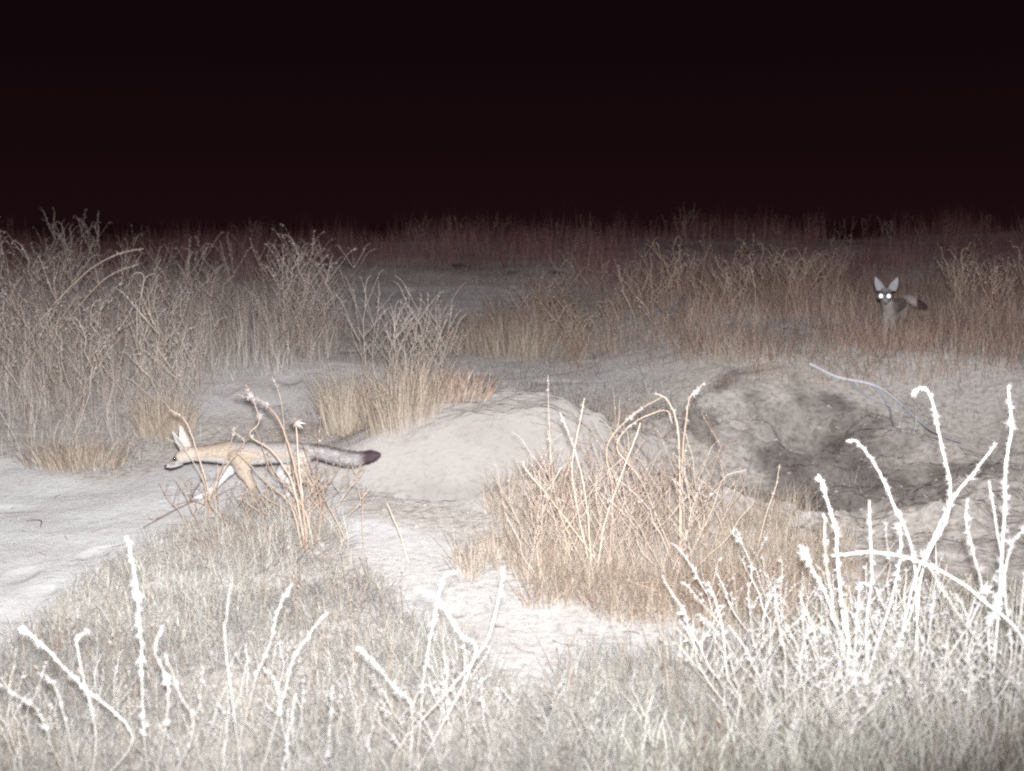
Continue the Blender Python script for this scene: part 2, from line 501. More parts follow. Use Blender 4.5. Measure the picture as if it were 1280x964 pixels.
NN = np.stack([NX, NY, np.ones_like(NX)], -1); NN /= np.linalg.norm(NN, axis=1, keepdims=True)
for rid, nm, lab, ct in ((0, 'ground', None, None), (1, 'sandy_path', None, None), (2, 'dirt_mound', None, None), (3, 'burrow_pit', None, None)):
    f = Q[region == rid]
    used, inv = np.unique(f, return_inverse=True)
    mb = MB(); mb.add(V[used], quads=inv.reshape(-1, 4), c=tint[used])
    o = mb.build(nm, M['soil'], smooth=True)
    at2 = o.data.attributes.new('mound', 'FLOAT', 'POINT'); at2.data.foreach_set('value', moundm[used].astype(np.float32))
    o.data.normals_split_custom_set_from_vertices([tuple(v) for v in NN[used]])
    tag(o, kind='structure')

# ------------------------------------------------------------------ scatter helpers
def scatter(n, xr, yr, keep, power=1.0):
    """n points in a world box, denser towards the camera by 1/y^power, kept by keep(x,y,z)"""
    u = rng.uniform(0, 1, n)
    if power == 1.0:
        y = yr[0] * (yr[1] / yr[0]) ** u
    else:
        y = yr[0] + (yr[1] - yr[0]) * u
    x = rng.uniform(xr[0], xr[1], n)
    z = height(x, y)
    k = keep(x, y, z)
    return np.stack([x[k], y[k], z[k]], -1)

def in_poly(poly, edge=0.10):
    def f(x, y, z):
        px, py = project(x + edge * vnoise(x * 7, y * 7, 91), y + 1.6 * edge * vnoise(x * 6, y * 6, 92), z)
        return inside(px, py, poly)
    return f

def not_mound(x, y):
    return (mound_r(x, y) > 1.0) & (lump_r(x, y) > 0.95)

def grass(root, hmin, hmax, wmin, wmax, lean, bend, segs=3, tlo=0.2, thi=0.8, name='grass', mat='straw', label='', align=None, clump=0.0):
    N = len(root)
    h = rng.uniform(hmin, hmax, N)
    if clump:
        h *= np.clip(0.75 + clump * 2 * fbm(root[:, 0], root[:, 1], 0.35, 2, 33), 0.25, 1.6)
    w = rng.uniform(wmin, wmax, N)
    az = rng.uniform(0, 2 * math.pi, N)
    if align is not None: az = align + rng.normal(0, 0.8, N)
    v, t, q, m = blades(root - np.array([0, 0, 0.004]), h, w, az, np.abs(rng.normal(0, lean, N)), rng.normal(bend, bend * 0.7 + 0.05, N), segs)
    c = np.repeat(np.clip(rng.uniform(tlo, thi, N) + 0.35 * fbm(root[:, 0], root[:, 1], 0.5, 2, 61), 0, 1), m)
    mb = MB(); mb.add(v, t, q, c)
    o = mb.build(name, M[mat])
    tag(o, label, 'grass', kind='stuff')
    return o

# matted carpet in front
kp = in_poly(P_PATCH, 0.07)
r = scatter(260000, (-2.2, 2.4), (1.15, 4.3), lambda x, y, z: kp(x, y, z) & (np.abs(x) < 0.52 * y + 0.5) & (lump_r(x, y) > 1.0))
th = fbm(r[:, 0], r[:, 1], 0.22, 2, 15)
r = r[th + rng.uniform(-0.35, 0.35, len(r)) > -0.30]
grass(r, 0.05, 0.15, 0.0009, 0.0021, 1.0, 0.8, 3, 0.25, 1.0, 'matted_grass', 'matted', 'low matted grey straw grass covering the near slope', clump=0.3)
r2 = r[(rng.uniform(0, 1, len(r)) < 0.12)]
r2 = r2[rng.uniform(0, 1, len(r2)) < 0.35]
grass(r2, 0.06, 0.17, 0.0012, 0.0026, 0.35, 0.5, 3, 0.35, 1.0, 'upright_grass', 'straw', 'thin upright straw stems standing above the matted near grass', clump=0.3)
# pale bright grass along the bottom right
r3 = scatter(40000, (-0.25, 2.0), (1.2, 3.1), lambda x, y, z: ~in_poly(P_SAND, 0.05)(x, y, z) & (np.abs(x) < 0.52 * y + 0.3) & (fbm(x, y, 0.3, 3, 19) + 0.9 * x / y - 0.35 * (y - 2.1) + rng.uniform(-.15, .15, len(x)) > 0.10))
grass(r3, 0.07, 0.19, 0.0018, 0.004, 0.5, 0.8, 3, 0.35, 1.0, 'pale_grass', 'paleleaf', 'pale leafy dry grass along the near edge at the right', clump=0.35)
# left bank
kl = in_poly(P_LEFT, 0.16)
r = scatter(60000, (-7, 0.2), (4.4, 12), lambda x, y, z: kl(x, y, z) & (np.abs(x) < 0.62 * y + 0.5))
front = sstep(5.0, 6.5, r[:, 1])
grass(r[rng.uniform(0, 1, len(r)) < 0.15 + 0.75 * front], 0.10, 0.42, 0.0016, 0.004, 0.26, 0.5, 3, 0.2, 1.0, 'bank_grass', 'bankstraw', 'tall dry grass filling the weed bank at the left', clump=0.35)
r = scatter(30000, (-7, 0.2), (4.3, 8.5), lambda x, y, z: kl(x, y, z) & (np.abs(x) < 0.6 * y + 0.3))
grass(r, 0.05, 0.16, 0.0015, 0.003, 0.7, 0.8, 2, 0.1, 0.8, 'bank_undergrowth', 'matted', 'short grey straw at the foot of the left weed bank', clump=0.4)
# generic thin cover behind mound and on the bare flats
r = scatter(75000, (-3, 5), (4.0, 12), lambda x, y, z: not_mound(x, y) & ((pit_r(x, y) > 1.0) | (fbm(x, y, 0.2, 2, 12) > 0.25)) & (np.abs(x) < 0.6 * y + 0.5) & ~kl(x, y, z) & (fbm(x, y, 0.5, 3, 25) > -0.06 - 0.25 * sstep(6.5, 8, y)) & ~((x < 0.0) & (y < 5.5)) & ~((np.hypot((x + 1.35) / 0.7, (y - 6.2) / 0.7) < 1)))
grass(r, 0.03, 0.13, 0.0015, 0.0032, 0.8, 0.8, 2, 0.1, 0.75, 'sparse_grass', 'matted', 'sparse flattened straw on the dirt behind the mound')
# mid right brown grass
km = in_poly(P_MIDR, 0.25)
r = scatter(52000, (-1.5, 8), (6.2, 13), lambda x, y, z: km(x, y, z) & (np.abs(x) < 0.62 * y + 0.5))
d = np.hypot(r[:, 0] - 2.33, r[:, 1] - 7.2)
r = r[(d > 0.30) & ~((np.abs(r[:, 0] / r[:, 1] - 0.318) < 0.05) & (r[:, 1] > 6.3) & (r[:, 1] < 8.3) & (rng.uniform(0, 1, len(r)) < 0.35 + 0.5 * (r[:, 1] > 7.9)))]
r = r[fbm(r[:, 0], r[:, 1], 0.6, 3, 99) + rng.uniform(-.25, .25, len(r)) > -0.22]
grass(r, 0.08, 0.33, 0.0014, 0.0034, 0.3, 0.55, 3, 0.15, 0.9, 'brown_grass', 'brownstraw', 'brown dry grass stand behind the mound and pit', clump=0.5)
r = scatter(26000, (0.9, 4.2), (5.6, 8.6), lambda x, y, z: (fbm(x, y, 0.45, 3, 37) > -0.05) & (np.abs(x) < 0.5 * y + 0.2))
grass(r, 0.04, 0.20, 0.0014, 0.003, 0.45, 0.6, 2, 0.1, 0.85, 'bank_top_grass', 'brownstraw', 'short brown straw on top of the bank below the watching fox', clump=0.5)
# far field
def farkeep(x, y, z):
    px, py = project(x, y, z)
    return (np.abs(x) < 0.7 * y + 2) & ~((px > 340) & (px < 720) & (y < 12.0)) 
r = scatter(110000, (-20, 20), (10.3, 19), lambda x, y, z: farkeep(x, y, z) & (fbm(x, y, 1.6, 3, 28) > -0.12))
grass(r, 0.10, 0.46, 0.003, 0.006, 0.13, 0.25, 2, 0.1, 0.9, 'field_grass', 'redcast_straw', 'tall dry grass with red light put in its colour, across the dark field beyond', clump=0.5)
r = scatter(9000, (-1.3, 0.9), (4.0, 6.4), lambda x, y, z: (mound_r(x, y) > 0.72) & (mound_r(x, y) < 1.35) & (y > 4.75 + 0.25 * x) & (fbm(x, y, 0.25, 2, 35) > -0.15))
grass(r, 0.03, 0.11, 0.0012, 0.0026, 0.8, 0.7, 2, 0.2, 0.9, 'fringe_grass', 'straw', 'short straw creeping onto the back of the dirt mound')
# tussock right of the mound: fine pale fill
kr = in_poly(P_RTUS, 0.26)
r = scatter(32000, (-0.3, 1.5), (2.7, 4.3), lambda x, y, z: kr(x, y, z))
grass(r, 0.05, 0.22, 0.0010, 0.0022, 0.45, 0.7, 3, 0.25, 0.95, 'tussock_grass', 'straw', 'fine straw grass around the weeds in front of the pit', clump=0.35)

# ------------------------------------------------------------------ litter
def litter(n, name, keep, lo, hi, rad, mat, label, xr=(-3, 3), yr=(2.4, 8)):
    p = scatter(n, xr, yr, keep)
    N = len(p); az = rng.uniform(0, math.pi * 2, N); L = rng.uniform(lo, hi, N)
    t = np.linspace(-0.5, 0.5, 5)[None]
    cv = rng.normal(0, 0.15, N)[:, None]
    lx = t * L[:, None]; ly = cv * (t ** 2) * L[:, None] * 2
    X = p[:, 0:1] + lx * np.cos(az)[:, None] - ly * np.sin(az)[:, None]
    Y = p[:, 1:2] + lx * np.sin(az)[:, None] + ly * np.cos(az)[:, None]
    Z = height(X, Y) + rad * 1.2 + np.abs(rng.normal(0, 0.004, (N, 1)))
    R = rng.uniform(0.5, 1.2, (N, 1)) * rad * np.ones((1, 5))
    v, q = tubes(np.stack([X, Y, Z], -1), R, 3)
    mb = MB(); mb.add(v, quads=q, c=np.repeat(rng.uniform(0.1, 1, N), 15))
    return tag(mb.build(name, M[mat]), label, 'litter', kind='stuff')
ks = in_poly(P_SAND, 0.05)
litter(420, 'straw_litter', lambda x, y, z: ks(x, y, z) | (mound_r(x, y) < 1), 0.015, 0.07, 0.0009, 'twig', 'scattered bits of straw on the sandy path', yr=(2.3, 5.6))
litter(3200, 'dirt_litter', lambda x, y, z: ~ks(x, y, z) & not_mound(x, y) & (np.abs(x) < .6 * y), 0.02, 0.12, 0.0009, 'straw', 'broken straw strewn over the dirt among the weeds', yr=(2.2, 9))
litter(500, 'pit_litter', lambda x, y, z: (pit_r(x, y) < 1.2), 0.03, 0.14, 0.0014, 'straw', 'broken stems lying in the burrow pit', yr=(3.6, 6))

def clods(n, name, keep, lo, hi, label, xr, yr):
    p = scatter(n, xr, yr, keep); N = len(p)
    u = np.array([[0, 0, 1], [.9, 0, .3], [.28, .85, .3], [-.73, .53, .3], [-.73, -.53, .3], [.28, -.85, .3], [.7, .5, -.5], [-.3, .85, -.5], [-.9, 0, -.5], [-.3, -.85, -.5], [.7, -.5, -.5]], float)
    s = rng.uniform(lo, hi, N) * rng.uniform(0.4, 1, N)
    v = p[:, None] + u[None] * s[:, None, None] * rng.uniform(0.7, 1.3, (N, 11, 1)) * np.array([1, 1, .7]) + np.array([0, 0, 1]) * (0.25 * s[:, None, None])
    F_ = np.array([[0, 1, 2], [0, 2, 3], [0, 3, 4], [0, 4, 5], [0, 5, 1], [1, 6, 2], [2, 6, 7], [2, 7, 3], [3, 7, 8], [3, 8, 4], [4, 8, 9], [4, 9, 5], [5, 9, 10], [5, 10, 1], [1, 10, 6]])
    t = (F_[None] + (np.arange(N) * 11)[:, None, None]).reshape(-1, 3)
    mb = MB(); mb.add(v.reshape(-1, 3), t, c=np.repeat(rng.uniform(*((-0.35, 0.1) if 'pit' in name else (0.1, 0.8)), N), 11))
    return tag(mb.build(name, M['soil'], smooth=True), label, 'clods', kind='stuff')
clods(1100, 'sand_clods', lambda x, y, z: ks(x, y, z) | (mound_r(x, y) < 1), 0.002, 0.006, 'small crumbs of earth on the sandy path', (-2.5, 1.5), (2.3, 5.8))
clods(1100, 'pit_clods', lambda x, y, z: (pit_r(x, y) < 1.5), 0.003, 0.013, 'loose clods of earth in the burrow pit', (0.2, 2.8), (3.6, 6.6))
clods(1200, 'dirt_clods', lambda x, y, z: ~ks(x, y, z) & not_mound(x, y), 0.003, 0.013, 'loose crumbs of earth among the dry grass', (-4, 4), (3.5, 9))

# ------------------------------------------------------------------ weeds
def spike_arrays(line, t0, spacing, size, m, spread, cov=1.0):
    """tufts along a polyline from fraction t0 to its tip"""
    seg = np.linalg.norm(np.diff(line, axis=0), axis=1); cum = np.concatenate([[0], np.cumsum(seg)])
    L = cum[-1]; s = np.arange(t0 * L, L, spacing)
    s = np.clip(s + rng.normal(0, spacing * 0.25, len(s)), 0, L)
    if cov < 1: s = s[rng.uniform(0, 1, len(s)) < cov]
    P = np.stack([np.interp(s, cum, line[:, k]) for k in range(3)], -1)
    T = np.stack([np.interp(np.minimum(s + 0.01, L), cum, line[:, k]) - np.interp(np.maximum(s - 0.01, 0), cum, line[:, k]) for k in range(3)], -1)
    T /= np.linalg.norm(T, axis=1, keepdims=True) + 1e-9
    rd = rng.normal(0, 1, (len(s), 3)); rd -= (rd * T).sum(1, keepdims=True) * T; rd /= np.linalg.norm(rd, axis=1, keepdims=True) + 1e-9
    A = T * 0.55 + rd * 0.9
    ph = rng.uniform(0, 50)
    sz = size * rng.uniform(0.45, 1.35, len(s)) * (1 - 0.35 * (s / L)) * (0.85 + 0.8 * vnoise(s * 45 + ph, s * 0, 3))
    kk = vnoise(s * 60 + ph, s * 0 + 3.3, 6) > -0.33
    P, T, A, sz = P[kk], T[kk], A[kk], sz[kk]
    return P, A, sz

def weed_mesh(h, nst, spread, curl, size, branches=3, rad=0.0022, cov=0.8, m=4, wild=0.12):
    """stalks with coiled bristly tips, root at the origin; returns (stalk MB, head MB)"""
    out = []
    for s in range(nst):
        st, hd = MB(), MB()
        az = random.uniform(0, 6.28); ln = random.uniform(0, spread); hh = h * random.uniform(0.65, 1.0)
        k = 9; t = np.linspace(0, 1, k)
        wob = np.cumsum(np.random.default_rng(random.randint(0, 1 << 30)).normal(0, wild * hh / k, (k, 2)), 0)
        ox, oy = random.gauss(0, 0.02), random.gauss(0, 0.02)
        line = np.stack([ox + t * math.sin(ln) * hh * math.cos(az) + wob[:, 0], oy + t * math.sin(ln) * hh * math.sin(az) + wob[:, 1], t * hh * math.cos(ln)], -1)
        line[0, 2] = -0.02
        def tipcurl(L_, d, c, le):
            pts = list(L_); p = L_[-1].copy(); tt = L_[-1] - L_[-2]; tt /= np.linalg.norm(tt)
            side = np.array([math.cos(d), math.sin(d), 0.0]); ang = 0
            for i in range(6):
                ang += c / 6 * (0.4 + i * 0.25)
                v = tt * math.cos(ang) + side * math.sin(ang)
                p = p + v * le / 6; pts.append(p.copy())
            return np.array(pts)
        full = tipcurl(line, random.uniform(0, 6.28), curl * random.uniform(0.3, 1.2), hh * 0.16)
        R = np.linspace(rad, rad * 0.45, len(full))[None]
        v, q = tubes(full[None], R, 4); st.add(v, quads=q, c=random.uniform(0.2, 0.9))
        P, A, z = spike_arrays(full, 0.72, size * 0.9, size, m, 0.6, cov)
        if len(P): v, q = tufts(P, A, z, m); hd.add(v, quads=q, c=np.repeat(rng.uniform(0.1, 1, len(P)), m * 4))
        for b in range(random.randint(max(0, branches - 1), branches + 1)):
            i = random.randint(3, k - 2); d = random.uniform(0, 6.28); bl = hh * random.uniform(0.14, 0.34)
            base = line[i]; tt = np.linspace(0, 1, 5)[:, None]
            dirv = np.array([math.cos(d) * 0.65, math.sin(d) * 0.65, 0.8])
            bl_ = base + dirv * bl * tt + np.array([0, 0, 0.15 * bl]) * tt ** 2
            f2 = tipcurl(bl_, d, curl * random.uniform(0.4, 1.3), bl * 0.35)
            v, q = tubes(f2[None], np.linspace(rad * 0.6, rad * 0.35, len(f2))[None], 3); st.add(v, quads=q, c=random.uniform(0.2, 0.9))
            P, A, z = spike_arrays(f2, 0.55, size * 0.9, size * 0.9, m, 0.6, cov)
            if len(P): v, q = tufts(P, A, z, m); hd.add(v, quads=q, c=np.repeat(rng.uniform(0.1, 1, len(P)), m * 4))
        out.append((st, hd))
    return out

def weed_proto(name, matstem, mathead, **kw):
    root = empty(name)
    for st, hd in weed_mesh(**kw):
        so = st.build('stalk', M[matstem], root)
        if hd.n: hd.build('seed_heads', M[mathead], so)  # bristly seed heads of this stalk
    return root

def plant_out(protos, spots, label, cat, group, smin=0.75, smax=1.15):
    used = set()
    for i, (x, y) in enumerate(spots):
        p = protos[i % len(protos)]
        o = p if id(p) not in used else copy_tree(p)
        used.add(id(p))
        o.location = (x, y, hz(x, y)); o.rotation_euler = (random.gauss(0, 0.08), random.gauss(0, 0.08), random.uniform(0, 6.28))
        s = random.uniform(smin, smax); o.scale = (s, s, s)
        tag(o, label, cat, group)

# left bank weeds
protos = [weed_proto('fiddleneck_weed', 'bankstem', 'head', h=0.53, nst=random.randint(2, 4), spread=0.55, curl=2.4, size=0.016, branches=5, rad=0.0016, wild=0.38) for _ in range(10)]
pts = scatter(2600, (-6, 0), (5.2, 9.5), lambda x, y, z: kl(x, y, z) & (np.abs(x) < 0.50 * y + 0.2), power=0)
rng.shuffle(pts)
lx = [(p[0], p[1]) for p in pts[:190]]
plant_out(protos, lx, 'dry fiddleneck weed with coiled tips, in the crowded stand on the left bank', 'weed', 'fiddleneck weeds on the left bank', 0.6, 1.3)
# right field weeds
protos = [weed_proto('curly_weed', 'stem', 'head', h=0.40, nst=random.randint(2, 4), spread=0.45, curl=2.8, size=0.015, branches=3, rad=0.0019, wild=0.32) for _ in range(7)]
def rk(x, y, z):
    return km(x, y, z) & (np.abs(x) < 0.47 * y + 0.2) & (np.abs(x / y - 0.318) > 0.05)
pts = scatter(2600, (0, 8), (6.4, 14), rk, power=0); rng.shuffle(pts)
plant_out(protos, [(p[0], p[1]) for p in pts[:150]], 'slender curled brown weed standing in the brown grass behind the pit', 'weed', 'curly weeds in the brown grass', 0.75, 1.1)
# far field weeds
protos = [weed_proto('field_weed', 'stem', 'head', h=0.44, nst=2, spread=0.45, curl=2.2, size=0.018, branches=2, rad=0.0024, wild=0.2) for _ in range(5)]
pts = scatter(1500, (-9, 11), (11, 18), lambda x, y, z: (np.abs(x) < 0.45 * y) & farkeep(x, y, z), power=0); rng.shuffle(pts)
plant_out(protos, [(p[0], p[1]) for p in pts[:90]], 'dim reddish weed standing in the dark field beyond the path', 'weed', 'weeds across the dark field', 0.6, 1.05)

# traced plants: pixel paths of stalks at a distance, turned into real stems
def traced(name, label, cat, stalks, base, matstem='stem', mathead='head', group=None):
    root = empty(name, base)
    bx = Vector(base)
    for s in stalks:
        pts = []
        n = len(s['p'])
        for i, q in enumerate(s['p']):
            px, py = q[0], q[1]
            Y = q[2] if len(q) > 2 else s['Y'][0] + (s['Y'][1] - s['Y'][0]) * i / (n - 1)
            w = at(px, py, Y) - bx
            pts.append(tuple(w))
        ln = catmull(pts, 8 * (n - 1) + 3)
        ln += np.cumsum(rng.normal(0, 0.0006, ln.shape), 0)
        r0 = s.get('r', 0.0022) * (0.75 if mathead == 'wool' else 1.0)
        mb = MB(); v, q = tubes(ln[None], np.linspace(r0, r0 * 0.5, len(ln))[None], 6)
        mb.add(v, quads=q, c=s.get('c', random.uniform(0.35, 0.9)))
        so = mb.build('stalk', M[matstem], root, smooth=True)
        if s.get('sz', 0):
            P, A, z = spike_arrays(ln, s.get('t0', 0.5), s.get('sp', s['sz'] * 0.5), s['sz'] * (1 if mathead == 'wool' else 1.45), 6, 0.7, s.get('cov', 1))
            v, q = tufts(P, A, z, 9, 0.95, 0.15)
            h = MB(); h.add(v, quads=q, c=np.repeat(rng.uniform(0.1, 1, len(P)), 36))
            h.build('seed_heads', M[s.get('hm', mathead)], so)  # the stalk's bristly seed heads
    return tag(root, label, cat, group)

def gb(px, py, y0=1.2):
    return ground_at(px, py, y0)

def W(p, Y, sz=0.010, t0=0.45, r=0.0019, **k):
    return dict(p=p, Y=Y, sz=sz, t0=t0, r=r, **k)

def base_of(px, Y):
    x = (px - 640) / F * Y
    return (x, Y, hz(x, Y))
def down(px, Y):
    """pixel of the ground under column px at distance Y"""
    x = (px - 640) / F * Y
    a, b = project(x, Y, hz(x, Y) - 0.01)
    return (float(a), float(b))

G = 'pale woolly weeds near the camera'
def near(name, label, defs, bpx, bpy):
    b = ground_at(bpx, bpy, 1.0)
    k = b.y / 1.55
    st = []
    for d in defs:
        p = [(bpx + random.gauss(0, 7), bpy + 3)] + d['p'][::-1]
        off = d['Y'][0] - d['Y'][1]
        dd = dict(d); dd['p'] = p; dd['Y'] = (b.y, b.y - 0.10 + off + random.gauss(0, 0.04))
        dd['sz'] = d['sz'] * k * (1.2 if bpx > 900 else 1.1); dd['r'] = d['r'] * k * (0.85 if bpx > 900 else 0.62); dd['t0'] = d['t0'] * 0.9
        st.append(dd)
    return traced(name, label, 'weed', st, tuple(b), 'nearstem', 'wool', G)

near('woolly_weed', 'tall straight white spike at lower left with a shorter forked spike beside it', [
    W([(160, 675), (170, 745), (176, 820), (182, 930)], (1.55, 1.5), 0.0095, 0.30, 0.0020),
    W([(205, 785), (196, 815), (212, 860), (205, 930)], (1.55, 1.55), 0.008, 0.45),
    W([(203, 815), (222, 865), (240, 920)], (1.5, 1.55), 0.007, 0.4)], 190, 1010)
near('woolly_weed', 'leaning woolly spike at the far lower left corner, bowed to the left', [
    W([(30, 785), (62, 815), (105, 860), (165, 925)], (1.55, 1.6), 0.008, 0.45),
    W([(0, 850), (28, 868), (52, 890), (75, 950)], (1.35, 1.4), 0.009, 0.4),
    W([(110, 785), (98, 800), (105, 850), (120, 930)], (1.6, 1.6), 0.006, 0.5),
    W([(47, 838), (70, 860), (90, 940)], (1.5, 1.5), 0.008, 0.6)], 100, 1000)
near('woolly_weed', 'thin slanting spikes between the tall straight white spike and the hooked one', [
    W([(370, 730), (352, 760), (340, 800), (318, 860), (300, 950)], (1.85, 1.6), 0.0075, 0.62),
    W([(405, 768), (385, 790), (362, 830), (350, 880), (330, 950)], (1.7, 1.6), 0.0065, 0.5, cov=0.7),
    W([(298, 845), (275, 900), (262, 950)], (1.6, 1.6), 0, 0.5, 0.0015),
    W([(292, 835), (268, 890), (255, 960)], (1.55, 1.55), 0, 0.5, 0.0015),
    W([(290, 730), (285, 770), (284, 812)], (1.7, 1.7), 0, 0.5, 0.0013),
    W([(365, 880), (362, 920), (360, 970)], (1.5, 1.5), 0.006, 0.4)], 315, 1010)
near('woolly_weed', 'spike with hooked top at the lower middle, crossed by a thick leaning stalk', [
    W([(562, 716), (548, 720), (542, 745), (533, 800), (526, 850), (522, 930)], (1.8, 1.6), 0.0065, 0.5),
    W([(517, 741), (538, 746), (555, 765), (575, 795), (592, 830)], (1.95, 1.8), 0.0085, 0.45, hm='head'),
    W([(633, 708), (626, 760), (608, 812), (560, 870), (492, 950)], (1.75, 1.5), 0.007, 0.45, 0.0030),
    W([(447, 808), (470, 830), (492, 858), (515, 890)], (1.7, 1.7), 0.0075, 0.5),
    W([(560, 815), (563, 860), (556, 950)], (1.6, 1.6), 0.006, 0.6, cov=0.5)], 515, 1000)
near('woolly_weed', 'short tufts and bare stalks at the bottom edge under the leaning spike', [
    W([(405, 930), (412, 955), (420, 990)], (1.35, 1.35), 0.009, 0.4),
    W([(470, 880), (462, 920), (450, 980)], (1.5, 1.5), 0.005, 0.5),
    W([(418, 860), (412, 910), (405, 980)], (1.6, 1.6), 0.004, 0.5),
    W([(368, 875), (360, 930), (355, 990)], (1.4, 1.4), 0.006, 0.5)], 415, 1030)
near('woolly_weed', 'thick blinding white spikes at lower right, crossed by an arching stalk', [
    W([(1022, 597), (1033, 630), (1046, 665), (1050, 720), (1058, 790)], (1.5, 1.45), 0.0115, 0.25, 0.0026),
    W([(1003, 682), (1018, 710), (1034, 740), (1048, 790), (1072, 850)], (1.45, 1.45), 0.009, 0.25),
    W([(1082, 625), (1086, 660), (1090, 720), (1082, 790)], (1.55, 1.5), 0.008, 0.4, cov=0.7),
    W([(1028, 645), (1030, 700), (1040, 760), (1058, 840)], (1.5, 1.5), 0.006, 0.4, cov=0.7),
    W([(1125, 655), (1122, 700), (1110, 760), (1085, 850)], (1.5, 1.45), 0.009, 0.35),
    W([(1075, 730), (1072, 780), (1070, 850)], (1.4, 1.4), 0.010, 0.2),
    W([(1130, 800), (1110, 840), (1090, 900)], (1.35, 1.4), 0.010, 0.3),
    W([(1148, 720), (1140, 770), (1112, 830), (1095, 880)], (1.4, 1.4), 0.009, 0.4)], 1085, 925)
near('woolly_weed', 'weed with thin nodding spike arching left at the right side, above the blinding white ones', [
    W([(1055, 552), (1070, 552), (1090, 580), (1112, 625), (1138, 690), (1145, 760)], (1.75, 1.6), 0.0075, 0.5, 0.0018),
    W([(1165, 740), (1158, 790), (1150, 850)], (1.6, 1.6), 0.007, 0.4, 0.0016)], 1140, 905)
near('woolly_weed', 'weed at the right edge sending two long arching stalks to the left', [
    W([(1042, 693), (1085, 690), (1130, 696), (1190, 720), (1235, 755), (1285, 810)], (1.4, 1.3), 0.006, 0.35, 0.0026),
    W([(1150, 695), (1200, 775), (1240, 830), (1275, 870)], (1.45, 1.4), 0.006, 0.3, cov=0.6)], 1325, 960)
near('woolly_weed', 'weed with fat drooping woolly tip near the right edge, its stalks forked', [
    W([(1145, 495), (1160, 484), (1170, 505), (1180, 555), (1190, 605), (1183, 650), (1150, 730)], (1.7, 1.55), 0.0085, 0.55, 0.0024),
    W([(1245, 555), (1220, 590), (1192, 625), (1165, 680), (1140, 740), (1125, 830)], (1.65, 1.55), 0.0075, 0.55, 0.0030, cov=0.7),
    W([(1205, 625), (1206, 660), (1218, 700), (1222, 760)], (1.5, 1.5), 0.0105, 0.45),
    W([(1240, 600), (1250, 660), (1260, 740), (1255, 850)], (1.7, 1.7), 0.006, 0.4, cov=0.6)], 1130, 900)
near('woolly_weed', 'upright thick white spike at the right edge of the photo', [
    W([(1262, 486), (1266, 530), (1258, 590), (1256, 660), (1250, 750)], (1.6, 1.5), 0.011, 0.42, 0.0026),
    W([(1282, 652), (1262, 680), (1252, 730), (1235, 800)], (1.45, 1.45), 0.010, 0.5),
    W([(1300, 600), (1285, 690), (1270, 800)], (1.5, 1.5), 0.008, 0.4),
    W([(1283, 760), (1275, 820), (1262, 900)], (1.35, 1.35), 0.009, 0.3)], 1245, 930)

# small bristly twigs mixed under the white weeds at the right
protos = [weed_proto('bristly_weed', 'nearstem', 'wool', h=0.25, nst=4, spread=0.5, curl=0.8, size=0.012, branches=4, rad=0.0013, cov=0.8, wild=0.25) for _ in range(5)]
sp_ = []
for i in range(44):
    px = random.triangular(880, 1330, 1240); Y = random.uniform(1.95, 2.75)
    sp_.append(((px - 640) / F * Y, Y))
plant_out(protos, sp_, 'short bristly pale weed among the bright grass at the lower right', 'weed', 'short bristly weeds at the lower right', 0.7, 1.2)
sp_ = [( (px - 640) / F * Y, Y) for px, Y in ((60, 2.1), (100, 2.3), (140, 2.2), (250, 2.1), (300, 2.3), (350, 2.1), (430, 2.2), (480, 2.05), (560, 2.2), (600, 2.1), (640, 2.15), (700, 2.1), (180, 2.0), (20, 2.2), (-20, 2.1), (400, 2.0), (540, 2.0), (750, 2.0))]
plant_out([copy_tree(p) for p in protos], sp_, 'short bristly pale weed among the matted grass at the lower left and middle', 'weed', 'short bristly weeds at the lower left', 0.5, 0.95)

